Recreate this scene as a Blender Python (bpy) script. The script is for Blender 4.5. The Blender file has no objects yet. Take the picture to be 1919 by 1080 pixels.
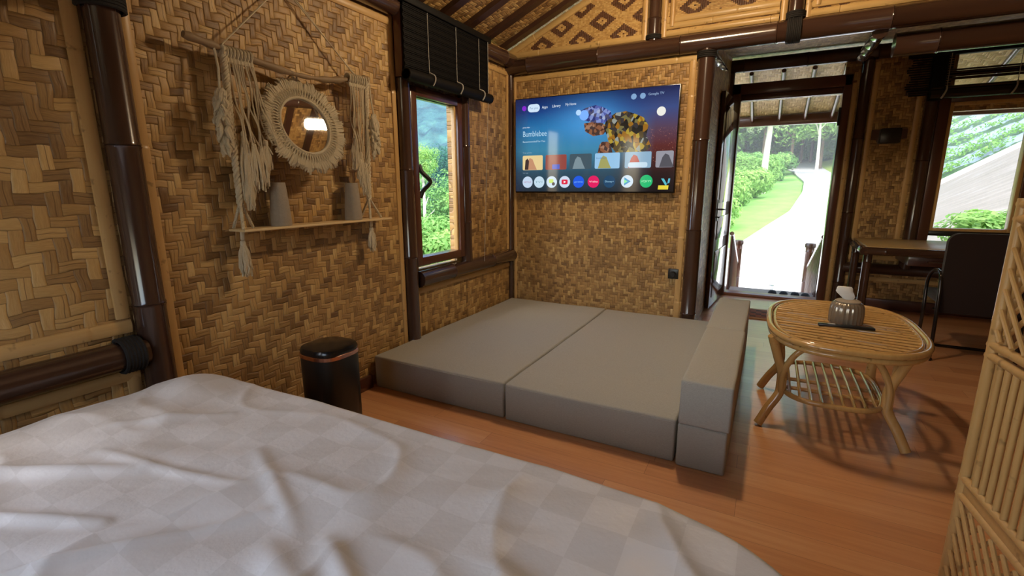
import bpy, bmesh, math, random
from mathutils import Vector, Matrix, noise
PI = math.pi
S = bpy.context.scene
COL = S.collection
random.seed(7)

# ------------------------------------------------------------------ mesh builder
class MB:
    def __init__(s): s.v = []; s.f = []; s.m = []
    def add(s, vs, fs, mi=0):
        o = len(s.v); s.v += [tuple(p) for p in vs]
        s.f += [tuple(i + o for i in f) for f in fs]; s.m += [mi] * len(fs); return s
    def box(s, a, b, mi=0, bev=0.0, seg=2):
        x0, y0, z0 = [min(a[i], b[i]) for i in range(3)]; x1, y1, z1 = [max(a[i], b[i]) for i in range(3)]
        if bev <= 0:
            v = [(x0,y0,z0),(x1,y0,z0),(x1,y1,z0),(x0,y1,z0),(x0,y0,z1),(x1,y0,z1),(x1,y1,z1),(x0,y1,z1)]
            return s.add(v, [(0,3,2,1),(4,5,6,7),(0,1,5,4),(1,2,6,5),(2,3,7,6),(3,0,4,7)], mi)
        bm = bmesh.new(); bmesh.ops.create_cube(bm, size=1)
        for v in bm.verts:
            v.co = Vector(((x0+x1)/2 + v.co.x*(x1-x0), (y0+y1)/2 + v.co.y*(y1-y0), (z0+z1)/2 + v.co.z*(z1-z0)))
        bmesh.ops.bevel(bm, geom=bm.edges[:], offset=bev, segments=seg, affect='EDGES', profile=0.5)
        bm.verts.index_update()
        s.add([v.co[:] for v in bm.verts], [[v.index for v in f.verts] for f in bm.faces], mi); bm.free(); return s
    def tube(s, pts, r, n=10, closed=False, cap=True, mi=0, tw=0.0):
        P = [Vector(p) for p in pts]; N = len(P)
        R = r if isinstance(r, (list, tuple)) else [r] * N
        tang = []
        for i in range(N):
            if closed: t = P[(i+1) % N] - P[i-1]
            else: t = P[min(i+1, N-1)] - P[max(i-1, 0)]
            if t.length < 1e-9: t = Vector((0,0,1))
            tang.append(t.normalized())
        up = Vector((0,0,1)) if abs(tang[0].z) < 0.9 else Vector((1,0,0))
        nrm = (up - tang[0]*up.dot(tang[0])).normalized()
        vs = []
        for i in range(N):
            nrm = nrm - tang[i]*nrm.dot(tang[i])
            if nrm.length < 1e-6: nrm = tang[i].orthogonal()
            nrm.normalize(); bi = tang[i].cross(nrm)
            for k in range(n):
                a = 2*PI*k/n + tw*i
                vs.append(P[i] + (nrm*math.cos(a) + bi*math.sin(a))*R[i])
        fs = []
        for i in range(N if closed else N-1):
            j = (i+1) % N
            for k in range(n):
                fs.append((i*n+k, i*n+(k+1) % n, j*n+(k+1) % n, j*n+k))
        if cap and not closed:
            fs.append(tuple(reversed(range(n)))); fs.append(tuple((N-1)*n+k for k in range(n)))
        return s.add(vs, fs, mi)
    def lathe(s, prof, c=(0,0,0), n=32, mi=0, sx=1.0, sy=1.0, sq=2.0):
        vs = []; fs = []
        def se(a):
            ca, sa = math.cos(a), math.sin(a)
            k = (abs(ca)**sq + abs(sa)**sq) ** (-1.0/sq)
            return ca*k, sa*k
        for (r, z) in prof:
            for k in range(n):
                cx, cy = se(2*PI*k/n)
                vs.append((c[0]+r*cx*sx, c[1]+r*cy*sy, c[2]+z))
        for i in range(len(prof)-1):
            for k in range(n):
                fs.append((i*n+k, i*n+(k+1) % n, (i+1)*n+(k+1) % n, (i+1)*n+k))
        if prof[0][0] > 1e-5: fs.append(tuple(reversed(range(n))))
        if prof[-1][0] > 1e-5: fs.append(tuple((len(prof)-1)*n+k for k in range(n)))
        return s.add(vs, fs, mi)
    def prism(s, poly, axis, a, b, mi=0):
        # poly: 2D points in the two other axes (cyclic order), extruded along axis from a to b
        def mk(p, t):
            if axis == 0: return (t, p[0], p[1])
            if axis == 1: return (p[0], t, p[1])
            return (p[0], p[1], t)
        n = len(poly); vs = [mk(p, a) for p in poly] + [mk(p, b) for p in poly]
        fs = [tuple(reversed(range(n))), tuple(range(n, 2*n))] + [(i, (i+1) % n, n+(i+1) % n, n+i) for i in range(n)]
        return s.add(vs, fs, mi)

def build(name, mb, mats, parent=None, smooth=True, root=None, angle=40):
    me = bpy.data.meshes.new(name)
    off = Vector((0,0,0))
    r = parent
    while r is not None:
        off += Vector(r.location); r = r.parent
    me.from_pydata([tuple(Vector(v)-off) for v in mb.v], [], mb.f)
    if not isinstance(mats, (list, tuple)): mats = [mats]
    for m in mats: me.materials.append(m)
    for p, mi in zip(me.polygons, mb.m): p.material_index = mi
    bm = bmesh.new(); bm.from_mesh(me)
    if smooth is not False and len(me.polygons) < 60000: bmesh.ops.recalc_face_normals(bm, faces=bm.faces[:])
    if smooth:
        ca = math.radians(angle)
        for f in bm.faces: f.smooth = True
        for e in bm.edges:
            if len(e.link_faces) == 2:
                try:
                    if e.calc_face_angle() > ca: e.smooth = False
                except ValueError: pass
    bm.to_mesh(me); bm.free()
    o = bpy.data.objects.new(name, me); COL.objects.link(o)
    if parent is not None: o.parent = parent
    return o
def tag(o, label, cat, group=None, kind=None):
    o['label'] = label; o['category'] = cat
    if group: o['group'] = group
    if kind: o['kind'] = kind
    return o
def thing(name, label, cat, loc=(0,0,0), group=None):
    o = bpy.data.objects.new(name, None); COL.objects.link(o); o.location = loc; o.empty_display_size = .1
    return tag(o, label, cat, group)
def struct(name, mb, mats, parent=None, label=None, smooth=True):
    o = build(name, mb, mats, parent, smooth)
    if parent is None: o['kind'] = 'structure'
    if label: o['label'] = label
    return o
def sempty(name, loc=(0,0,0), label=None):
    o = bpy.data.objects.new(name, None); COL.objects.link(o); o.location = loc
    o['kind'] = 'structure'
    if label: o['label'] = label
    return o
def copy_tree(o, parent=None):
    c = o.copy(); COL.objects.link(c)
    if parent is not None: c.parent = parent
    for ch in list(o.children): copy_tree(ch, c)
    return c
def solid(name, mb, mat, label, cat, group=None, smooth=True, origin=None):
    if origin is not None: mb.v = [tuple(Vector(v)-Vector(origin)) for v in mb.v]
    o = build(name, mb, mat, None, smooth)
    if origin is not None: o.location = origin
    return tag(o, label, cat, group)

def bez(p, n=12):
    # Catmull-Rom through points
    P = [Vector(q) for q in p]; P = [P[0]*2-P[1]] + P + [P[-1]*2-P[-2]]; out = []
    for i in range(1, len(P)-2):
        for k in range(n):
            t = k/n
            out.append(0.5*((2*P[i]) + (P[i+1]-P[i-1])*t + (2*P[i-1]-5*P[i]+4*P[i+1]-P[i+2])*t*t + (3*P[i]-P[i-1]-3*P[i+1]+P[i+2])*t**3))
    out.append(P[-2]); return out
def pole(mb, a, b, r, n=14, node=0.45, ring=True, ph=0.0, mi=0):
    # bamboo pole with slightly swollen joints
    a = Vector(a); b = Vector(b); L = (b-a).length
    stops = [0.0]; t = node*(0.35+ph)
    marks = []
    while t < L-0.03: marks.append(t); t += node
    pts = [(0.0, r)]
    for m in marks:
        pts += [(m-0.012, r*0.985), (m-0.003, r*1.045), (m, r*0.985), (m+0.003, r*1.045), (m+0.012, r*0.985)]
    pts.append((L, r)); pts = [p for p in pts if 0 <= p[0] <= L]
    d = (b-a).normalized()
    mb.tube([a+d*p[0] for p in pts], [p[1] for p in pts], n, mi=mi)
    return mb
def split_strip(mb, a, b, w, h, nrm, node=0.5, ph=0.0):
    # split bamboo lath: half-round strip of width w, height h lying on a surface with normal nrm
    a = Vector(a); b = Vector(b); nrm = Vector(nrm).normalized(); d = (b-a).normalized(); side = d.cross(nrm).normalized()
    L = (b-a).length; st = [0.0]; t = node*(0.3+ph)
    sc = [1.0]
    while t < L-0.02:
        st += [t-0.01, t, t+0.004, t+0.012]; sc += [1.0, 1.06, 0.9, 1.0]; t += node
    st.append(L); sc.append(1.0)
    prof = [(-1,0), (-0.92,0.55), (-0.5,0.93), (0,1.0), (0.5,0.93), (0.92,0.55), (1,0)]
    vs = []; fs = []; n = len(prof)
    for t, q in zip(st, sc):
        for (x, y) in prof: vs.append(a + d*t + side*(x*w/2*q) + nrm*(y*h*q))
    for i in range(len(st)-1):
        for k in range(n): fs.append((i*n+k, i*n+(k+1) % n, (i+1)*n+(k+1) % n, (i+1)*n+k))
    fs.append(tuple(reversed(range(n)))); fs.append(tuple((len(st)-1)*n+k for k in range(n)))
    mb.add(vs, fs); return mb

# ------------------------------------------------------------------ materials
class NT:
    def __init__(s, name):
        s.mat = bpy.data.materials.new(name); s.mat.use_nodes = True
        s.t = s.mat.node_tree; s.n = s.t.nodes; s.l = s.t.links; s.n.clear()
        s.out = s.n.new('ShaderNodeOutputMaterial')
    def N(s, typ, **kw):
        n = s.n.new(typ)
        for k, v in kw.items(): setattr(n, k, v)
        return n
    def inp(s, n, i, v):
        if v is None: return
        if isinstance(v, bpy.types.NodeSocket): s.l.new(v, n.inputs[i])
        else:
            if isinstance(v, (tuple, list)) and len(v) == 3 and n.inputs[i].type == 'RGBA': v = (*v, 1)
            n.inputs[i].default_value = v
    def M(s, op, a, b=None, c=None, clamp=False):
        n = s.N('ShaderNodeMath', operation=op); n.use_clamp = clamp
        s.inp(n, 0, a); s.inp(n, 1, b); s.inp(n, 2, c); return n.outputs[0]
    def mix(s, f, a, b, mode='MIX'):
        n = s.N('ShaderNodeMix', data_type='RGBA', blend_type=mode)
        s.inp(n, 0, f); s.inp(n, 6, a); s.inp(n, 7, b); return n.outputs[2]
    def mixf(s, f, a, b):
        n = s.N('ShaderNodeMix', data_type='FLOAT'); s.inp(n, 0, f); s.inp(n, 2, a); s.inp(n, 3, b); return n.outputs[0]
    def coord(s): return s.N('ShaderNodeTexCoord').outputs['Object']
    def geo(s): return s.N('ShaderNodeNewGeometry').outputs['Position']
    def sep(s, v):
        n = s.N('ShaderNodeSeparateXYZ'); s.inp(n, 0, v); return n.outputs
    def comb(s, x=0.0, y=0.0, z=0.0):
        n = s.N('ShaderNodeCombineXYZ'); s.inp(n, 0, x); s.inp(n, 1, y); s.inp(n, 2, z); return n.outputs[0]
    def noise(s, v, sc=5, det=3, rough=.5, out='Fac'):
        n = s.N('ShaderNodeTexNoise'); s.inp(n, 'Vector', v); n.inputs['Scale'].default_value = sc
        n.inputs['Detail'].default_value = det; n.inputs['Roughness'].default_value = rough; return n.outputs[out]
    def white(s, v):
        n = s.N('ShaderNodeTexWhiteNoise', noise_dimensions='3D'); s.inp(n, 'Vector', v); return n.outputs[0]
    def mapv(s, v, sc=(1,1,1), loc=(0,0,0)):
        n = s.N('ShaderNodeMapping'); s.inp(n, 0, v); n.inputs['Scale'].default_value = sc; n.inputs['Location'].default_value = loc; return n.outputs[0]
    def ramp(s, f, stops, interp='LINEAR'):
        n = s.N('ShaderNodeValToRGB'); s.inp(n, 0, f); cr = n.color_ramp; cr.interpolation = interp
        while len(cr.elements) < len(stops): cr.elements.new(.5)
        for e, (p, c) in zip(cr.elements, stops): e.position = p; e.color = (*c, 1)
        return n.outputs[0]
    def bump(s, h, st=.3, d=.01):
        n = s.N('ShaderNodeBump'); s.inp(n, 'Height', h); n.inputs['Strength'].default_value = st; n.inputs['Distance'].default_value = d; return n.outputs[0]
    def bsdf(s, col, rough=.5, normal=None, **kw):
        b = s.N('ShaderNodeBsdfPrincipled'); s.inp(b, 'Base Color', col); s.inp(b, 'Roughness', rough)
        if normal is not None: s.inp(b, 'Normal', normal)
        for k, v in kw.items(): s.inp(b, k.replace('_', ' '), v)
        s.l.new(b.outputs[0], s.out.inputs[0]); return b

def flat(name, col, rough=.6, nsc=20, var=.12, bst=0.0, **kw):
    t = NT(name); c = t.coord(); f = t.noise(c, nsc, 3)
    d = tuple(x*(1-var) for x in col); u = tuple(min(1, x*(1+var)) for x in col)
    cc = t.mix(f, d, u)
    nm = t.bump(t.noise(c, nsc*4, 3), bst, .004) if bst else None
    t.bsdf(cc, rough, nm, **kw); return t.mat

def weave(name, axes, s=.030, cols=None, dirt=.35, rough=.42, dark=(.10,.045,.015)):
    """twill-woven split bamboo matting; axes = the two world axes it is woven along"""
    t = NT(name); P = t.geo()
    wob = t.noise(P, 1.7, 2, .5, 'Color'); w2 = t.N('ShaderNodeVectorMath', operation='MULTIPLY_ADD')
    t.inp(w2, 0, wob); w2.inputs[1].default_value = (.035,.035,.035); t.inp(w2, 2, P); P2 = w2.outputs[0]
    wc = t.noise(P2, 11.0, 1, .5, 'Color'); w3 = t.N('ShaderNodeVectorMath', operation='MULTIPLY_ADD')
    t.inp(w3, 0, wc); w3.inputs[1].default_value = (.024,.024,.024); t.inp(w3, 2, P2); P2 = w3.outputs[0]
    xyz = t.sep(P2); u = t.M('DIVIDE', xyz[axes[0]], s); v = t.M('DIVIDE', xyz[axes[1]], s*1.05)
    i = t.M('FLOOR', u); j = t.M('FLOOR', v); fu = t.M('FRACT', u); fv = t.M('FRACT', v)
    m = t.M('FLOORED_MODULO', t.M('ADD', t.M('SUBTRACT', i, j), .25), 4.0); m = t.M('FLOOR', m)
    H = t.M('LESS_THAN', m, 1.5)
    # local coordinates on each visible strip segment
    ih = t.M('SUBTRACT', i, m); iv = i; jv = t.M('ADD', j, t.M('SUBTRACT', m, 2.0))
    ida = t.mixf(H, iv, ih); idb = t.mixf(H, jv, j)
    rnd = t.white(t.comb(ida, idb, H))
    rnd2 = t.white(t.comb(idb, ida, t.M('ADD', H, 7.3)))
    strip = t.white(t.comb(t.mixf(H, iv, 0.0), t.mixf(H, 0.0, j), t.M('ADD', H, 3.1)))
    cross = t.mixf(H, fu, fv)                                # across the strip
    lh = t.M('MULTIPLY', t.M('ADD', fu, m), .5)
    lv = t.M('MULTIPLY', t.M('ADD', fv, t.M('SUBTRACT', 3.0, m)), .5)
    along = t.mixf(H, lv, lh)
    def arch(x, p):
        a = t.M('ABSOLUTE', t.M('SUBTRACT', t.M('MULTIPLY', x, 2.0), 1.0)); return t.M('SUBTRACT', 1.0, t.M('POWER', a, p))
    hgt = t.M('MULTIPLY', arch(cross, 6.0), t.M('ADD', .35, t.M('MULTIPLY', arch(along, 2.5), .65)))
    # fine fibres along the strip and a split in the middle of some strips
    gx = t.mixf(H, t.M('MULTIPLY', u, 9.0), t.M('MULTIPLY', u, .8)); gy = t.mixf(H, t.M('MULTIPLY', v, .8), t.M('MULTIPLY', v, 9.0))
    fib = t.noise(t.comb(gx, gy, t.M('MULTIPLY', rnd, 17.0)), 1.3, 3, .6)
    splt = t.M('LESS_THAN', t.M('ABSOLUTE', t.M('SUBTRACT', cross, t.M('ADD', .3, t.M('MULTIPLY', rnd2, .4)))), .035)
    splt = t.M('MULTIPLY', splt, t.M('GREATER_THAN', rnd2, .45))
    hgt2 = t.M('SUBTRACT', t.M('ADD', hgt, t.M('MULTIPLY', fib, .22)), t.M('MULTIPLY', splt, .5))
    cols = cols or [(.05,(.12,.060,.022)), (.28,(.25,.14,.050)), (.52,(.42,.245,.084)), (.78,(.58,.375,.142)), (1,(.78,.565,.27))]
    big = t.noise(P, .9, 3, .6)
    f = t.M('ADD', t.M('MULTIPLY', rnd, .50), t.M('ADD', t.M('MULTIPLY', strip, .14), t.M('MULTIPLY', fib, .42)))
    f = t.M('SUBTRACT', f, t.M('MULTIPLY', H, .07))
    f = t.M('ADD', f, t.M('MULTIPLY', t.M('SUBTRACT', big, .5), dirt), clamp=True)
    c = t.ramp(f, cols)
    gap = t.M('LESS_THAN', hgt, .16)
    c = t.mix(t.M('MULTIPLY', gap, .75), c, dark)
    c = t.mix(t.M('MULTIPLY', splt, .6), c, dark)
    r = t.M('ADD', rough-.1, t.M('MULTIPLY', fib, .3))
    t.bsdf(c, r, t.bump(hgt2, .85, .006), Specular_IOR_Level=.5); return t.mat

def lozenge(name, axes, s=.0155, P_=24):
    """dark and light bamboo woven in concentric diamonds"""
    t = NT(name); P = t.geo(); xyz = t.sep(P)
    u = t.M('ADD', t.M('DIVIDE', t.M('SUBTRACT', xyz[axes[0]], .689), .015), 12.5); v = t.M('ADD', t.M('DIVIDE', t.M('SUBTRACT', xyz[axes[1]], 2.507), .0102), 12.5)
    i = t.M('FLOOR', u); j = t.M('FLOOR', v)
    # step pairs so that the edges read as stairs
    i2, j2 = i, j; h = float(P_)
    a = t.M('ABSOLUTE', t.M('SUBTRACT', t.M('FLOORED_MODULO', t.M('ADD', i2, .25), float(h)), h/2))
    b = t.M('ABSOLUTE', t.M('SUBTRACT', t.M('FLOORED_MODULO', t.M('ADD', j2, .25), float(h)), h/2))
    d = t.M('ADD', a, b); d = t.M('MINIMUM', d, t.M('SUBTRACT', float(h), d))
    dk = t.M('MULTIPLY', t.M('GREATER_THAN', d, 3.4), t.M('LESS_THAN', d, 7.6))
    ctr = t.M('LESS_THAN', d, .6); dk = t.M('MAXIMUM', dk, ctr)
    H = t.M('SUBTRACT', 1.0, dk)
    rnd = t.white(t.comb(t.mixf(H, i, i2), t.mixf(H, j2, j), 1.0))
    fu = t.M('FRACT', u); fv = t.M('FRACT', v)
    cross = t.mixf(H, fu, fv)
    ar = t.M('SUBTRACT', 1.0, t.M('POWER', t.M('ABSOLUTE', t.M('SUBTRACT', t.M('MULTIPLY', cross, 2.0), 1.0)), 4.0))
    fib = t.noise(t.comb(t.mixf(H, t.M('MULTIPLY', u, 5.0), u), t.mixf(H, v, t.M('MULTIPLY', v, 5.0)), 0.0), 1.1, 3)
    f = t.M('ADD', t.M('MULTIPLY', rnd, .5), t.M('MULTIPLY', fib, .5))
    lt = t.ramp(f, [(.1,(.34,.18,.05)), (.6,(.60,.38,.14)), (1,(.74,.55,.26))])
    dc = t.ramp(f, [(.1,(.05,.022,.010)), (.7,(.13,.055,.024)), (1,(.22,.10,.04))])
    c = t.mix(dk, lt, dc); c = t.mix(t.M('MULTIPLY', t.M('LESS_THAN', ar, .25), .45), c, (.05,.02,.01))
    t.bsdf(c, .45, t.bump(t.M('ADD', ar, t.M('MULTIPLY', dk, -.6)), .6, .004), Specular_IOR_Level=.3); return t.mat

def bamboo(name, c0, c1, rough=.3, coat=0.0, spots=True, axis=2):
    t = NT(name); P = t.coord()
    sc = [14,14,14]; sc[axis] = 1.2
    g = t.noise(t.mapv(P, tuple(sc)), 4, 4, .6); b = t.noise(P, 3, 3)
    f = t.M('ADD', t.M('MULTIPLY', g, .6), t.M('MULTIPLY', b, .5), clamp=True)
    c = t.mix(f, c0, c1)
    if spots:
        sp = t.ramp(t.noise(P, 26, 2), [(.66,(0,0,0)), (.74,(1,1,1))]); c = t.mix(t.M('MULTIPLY', sp, .55), c, tuple(x*.3 for x in c0))
    t.bsdf(c, rough, t.bump(g, .12, .003), Coat_Weight=coat, Coat_Roughness=.12); return t.mat

def glossbrown(name, col, rough=.2, coat=.6):
    t = NT(name); P = t.coord(); g = t.noise(P, 2.5, 2, .5)
    c = t.mix(g, tuple(x*.85 for x in col), tuple(x*1.15 for x in col))
    t.bsdf(c, rough, t.bump(g, .05, .004), Coat_Weight=coat, Coat_Roughness=.08); return t.mat

def fabric(name, c, rough=.9, sc=900, var=.25, big=0.1):
    t = NT(name); P = t.coord(); x = t.sep(P)
    wx = t.noise(t.mapv(P, (1,6,6)), sc*.25, 2); wy = t.noise(t.mapv(P, (6,1,6)), sc*.25, 2)
    f = t.M('MULTIPLY', t.M('ADD', wx, wy), .5); b = t.noise(P, 2.5, 2)
    cc = t.mix(f, tuple(v*(1-var) for v in c), tuple(min(1, v*(1+var)) for v in c))
    cc = t.mix(t.M('MULTIPLY', b, big), cc, tuple(v*.6 for v in c))
    t.bsdf(cc, rough, t.bump(f, .35, .002), Sheen_Weight=.15, Specular_IOR_Level=.2); return t.mat

def emit(name, col, st=1.0):
    t = NT(name); e = t.N('ShaderNodeEmission'); t.inp(e, 0, col); e.inputs[1].default_value = st
    t.l.new(e.outputs[0], t.out.inputs[0]); return t.mat

def glassmat(name, tint=(1,1,1), gl=.06, rough=0.0):
    t = NT(name); ge = t.N('ShaderNodeNewGeometry'); dt = t.N('ShaderNodeVectorMath', operation='DOT_PRODUCT'); t.inp(dt, 0, ge.outputs['Normal']); t.inp(dt, 1, ge.outputs['Incoming'])
    fr_ = t.M('ADD', .035, t.M('MULTIPLY', .6, t.M('POWER', t.M('SUBTRACT', 1.0, t.M('ABSOLUTE', dt.outputs['Value'])), 5.0)))
    tr = t.N('ShaderNodeBsdfTransparent'); t.inp(tr, 0, tint); g = t.N('ShaderNodeBsdfGlossy'); g.inputs['Roughness'].default_value = rough
    mx = t.N('ShaderNodeMixShader'); t.l.new(fr_, mx.inputs[0]); t.l.new(tr.outputs[0], mx.inputs[1]); t.l.new(g.outputs[0], mx.inputs[2])
    t.l.new(mx.outputs[0], t.out.inputs[0]); return t.mat

def leafmat(name, c0, c1, trans=.35):
    t = NT(name); P = t.coord(); f = t.noise(P, 2.2, 3)
    rn = t.white(t.N('ShaderNodeNewGeometry').outputs['Random Per Island']) if False else t.N('ShaderNodeNewGeometry').outputs['Random Per Island']
    c = t.mix(t.M('ADD', t.M('MULTIPLY', f, .5), t.M('MULTIPLY', rn, .5)), c0, c1)
    d = t.N('ShaderNodeBsdfDiffuse'); t.inp(d, 0, c); tr = t.N('ShaderNodeBsdfTranslucent'); t.inp(tr, 0, c)
    mx = t.N('ShaderNodeMixShader'); mx.inputs[0].default_value = trans
    t.l.new(d.outputs[0], mx.inputs[1]); t.l.new(tr.outputs[0], mx.inputs[2]); t.l.new(mx.outputs[0], t.out.inputs[0]); return t.mat

def planks(name):
    t = NT(name); P = t.geo(); x, y, z = t.sep(P)
    w = .125; L = 1.2
    row = t.M('FLOOR', t.M('DIVIDE', y, w)); off = t.M('MULTIPLY', t.white(t.comb(row, 3.0, 1.0)), L)
    xs = t.M('DIVIDE', t.M('ADD', x, off), L); colm = t.M('FLOOR', xs)
    rnd = t.white(t.comb(row, colm, 2.0))
    g = t.noise(t.comb(t.M('MULTIPLY', x, 1.6), t.M('MULTIPLY', y, 26.0), t.M('MULTIPLY', rnd, 31.0)), 1.6, 5, .65)
    f = t.M('ADD', t.M('MULTIPLY', g, .75), t.M('MULTIPLY', rnd, .3), clamp=True)
    c = t.ramp(f, [(.15,(.43,.19,.082)), (.5,(.60,.29,.13)), (.85,(.72,.40,.20))])
    fy = t.M('FRACT', t.M('DIVIDE', y, w)); fx = t.M('FRACT', xs)
    seam = t.M('MAXIMUM', t.M('LESS_THAN', fy, .014), t.M('LESS_THAN', fx, .0018))
    c = t.mix(t.M('MULTIPLY', seam, .55), c, (.10,.03,.01))
    t.bsdf(c, t.M('ADD', .27, t.M('MULTIPLY', g, .14)), t.bump(t.M('SUBTRACT', g, t.M('MULTIPLY', seam, 2.0)), .06, .002), Coat_Weight=.7, Coat_Roughness=.16); return t.mat

# sheet: satin damask in big squares
def sheetmat():
    t = NT('duvet_satin'); P = t.coord(); x, y, z = t.sep(P)
    q = .105
    ck = t.M('FLOORED_MODULO', t.M('ADD', t.M('FLOOR', t.M('DIVIDE', x, q)), t.M('FLOOR', t.M('DIVIDE', y, q))), 2.0)
    ck = t.M('GREATER_THAN', ck, .5)
    f = t.noise(P, 3, 3)
    c = t.mix(ck, (.49,.472,.462), (.545,.53,.525)); c = t.mix(t.M('MULTIPLY', f, .2), c, (.47,.45,.42))
    fine = t.noise(P, 14, 4, .6)
    t.bsdf(c, t.mixf(ck, .60, .45), t.bump(fine, .25, .012), Sheen_Weight=.2, Specular_IOR_Level=.35); return t.mat

M = {}
M['weaveL'] = weave('woven_bamboo_left', (1, 2), .030)
M['weaveL2'] = weave('woven_bamboo_left_wide', (1, 2), .039)
M['weaveF'] = weave('woven_bamboo_front', (0, 2), .023)
M['weaveF2'] = weave('woven_bamboo_far', (0, 2), .026)
M['weaveR'] = weave('woven_bamboo_roof', (0, 1), .026, dirt=.5)
M['loz'] = lozenge('lozenge_weave', (0, 2))
M['brown'] = glossbrown('painted_brown_bamboo', (.055,.027,.018))
M['brown2'] = glossbrown('varnished_brown_wood', (.085,.030,.018), .28, .4)
M['rafter'] = glossbrown('brown_rafter_paint', (.050,.022,.014), .35, .2)
M['strip'] = bamboo('split_bamboo_lath', (.40,.22,.075), (.66,.43,.17), .35)
M['stripH'] = bamboo('split_bamboo_lath_y', (.40,.22,.075), (.66,.43,.17), .35, axis=1)
M['stripX'] = bamboo('split_bamboo_lath_x', (.42,.25,.085), (.70,.48,.19), .35, axis=0)
M['rattan'] = bamboo('varnished_rattan', (.33,.165,.048), (.60,.37,.13), .22, .5, spots=True)
M['screenb'] = bamboo('honey_bamboo', (.36,.19,.06), (.60,.38,.145), .28, .3)
M['floor'] = planks('laminate_planks')
M['mat_sofa'] = fabric('grey_beige_linen', (.36,.355,.31), sc=420, var=.4)
M['black'] = flat('black_plastic', (.012,.011,.010), .3, 30)
M['blackm'] = flat('black_lacquer', (.008,.007,.007), .22, 10)
M['rope_black'] = flat('black_rope', (.012,.010,.009), .8, 90, .4, .8)
M['rose'] = flat('rose_gold_metal', (.75,.42,.34), .22, 10, .05, Metallic=1.0)
M['cotton'] = flat('cotton_cord', (.72,.62,.43), .9, 260, .18, .8)
M['stick'] = bamboo('driftwood', (.16,.10,.05), (.34,.23,.12), .6, axis=1)
M['shelf'] = bamboo('pale_pine', (.60,.42,.20), (.74,.56,.30), .5, axis=1, spots=False)
M['vase'] = flat('grey_ceramic', (.30,.25,.19), .75, 60, .15, .3)
M['mirror'] = flat('mirror_glass', (.85,.85,.85), .015, 3, .0, Metallic=1.0)
M['glass'] = glassmat('window_glass')
M['blind'] = flat('black_bamboo_blind', (.005,.0045,.004), .6, 60, .3, Specular_IOR_Level=.15)
M['cord'] = flat('grey_cord', (.42,.40,.36), .7, 100)
M['chairf'] = fabric('brown_upholstery', (.018,.010,.009), .8)
M['chrome'] = flat('dark_chrome_tube', (.05,.04,.035), .2, 10, .05, Metallic=.8)
M['steel'] = flat('brushed_steel', (.5,.5,.5), .3, 10, .05, Metallic=1.0)
M['paint'] = flat('dark_door_varnish', (.045,.022,.015), .12, 6, .2, Coat_Weight=.8, Coat_Roughness=.05)
M['tissue'] = flat('tissue_paper', (.85,.84,.80), .9, 50, .04)
M['concrete'] = flat('pale_concrete', (.62,.60,.56), .9, 1.2, .18, .2)
M['grass'] = flat('lawn_grass', (.15,.33,.06), .95, 2.0, .4, .8)
M['ledge'] = flat('terracotta_threshold', (.30,.14,.09), .35, 8, .2)
M['deck'] = flat('terrace_boards', (.20,.13,.10), .5, 5, .2)

# ------------------------------------------------------------------ camera
f_px, yaw, pit, rol = 899.137, -0.491103, 0.209134, 0.0037696
cam_d = bpy.data.cameras.new('camera'); cam = bpy.data.objects.new('camera', cam_d); COL.objects.link(cam)
fw = Vector((math.sin(yaw)*math.cos(pit), math.cos(yaw)*math.cos(pit), -math.sin(pit)))
rt = Vector((math.cos(yaw), -math.sin(yaw), 0)); dn = fw.cross(rt)
c_, s_ = math.cos(rol), math.sin(rol)
r2 = rt*c_ + dn*s_; d2 = -rt*s_ + dn*c_
mt = Matrix((r2, -d2, -fw)).transposed().to_4x4(); mt.translation = Vector((2.24, -4.16, 1.3))
cam.matrix_world = mt; cam_d.sensor_width = 36; cam_d.lens = f_px/1919*36; cam_d.clip_start = .05; cam_d.clip_end = 1000
S.camera = cam

# ------------------------------------------------------------------ room shell
RX, BY, FY = 5.4, -5.8, 2.1          # right wall, back wall, far (door) wall
struct('floor', MB().box((-.1, BY-.1, -.08), (RX+.1, FY+.12, 0)), M['floor'], smooth=False)
# left wall with window opening
WY0, WY1, WZ0, WZ1 = -1.42, -.93, .765, 1.925
w = MB()
w.box((-.06, BY, 0), (0, -5.35, 2.5), 1); w.box((-.06, -5.35, 0), (0, -4.15, .8), 1); w.box((-.06, -5.35, 2.2), (0, -4.15, 2.5), 1); w.box((-.06, -4.15, 0), (0, -3.18, 2.5), 1)  # gap beside the bed is an added, unseen opening for cool daylight
w.box((-.06, -3.18, 0), (0, WY0, 2.5))
w.box((-.06, WY0, 0), (0, WY1, .705)); w.box((-.06, WY0, WZ1), (0, WY1, 2.5)); w.box((-.06, WY1, 0), (0, 0, 2.5))
struct('wall_left', w, [M['weaveL'], M['weaveL2']], smooth=False)
# TV wall (front) up to the post, with the lozenge gable above the beam
w = MB().box((-.06, 0, 0), (1.70, .06, 2.36)); struct('wall_front', w, M['weaveF'], smooth=False)
SL = .436
def zr(x): return 2.49 + SL*min(x, 2.7) - SL*max(0, x-2.7)
g = MB().prism([(0, 2.38), (RX, 2.38), (RX, zr(RX)), (2.7, zr(2.7)), (0, zr(0))], 1, .0, .05)
struct('wall_gable', g, M['loz'], smooth=False)
# vestibule left side wall
struct('wall_vestibule', MB().box((1.64, .06, 0), (1.70, FY, 2.75)), weave('woven_bamboo_side', (1,2), .03), smooth=False)
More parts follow.
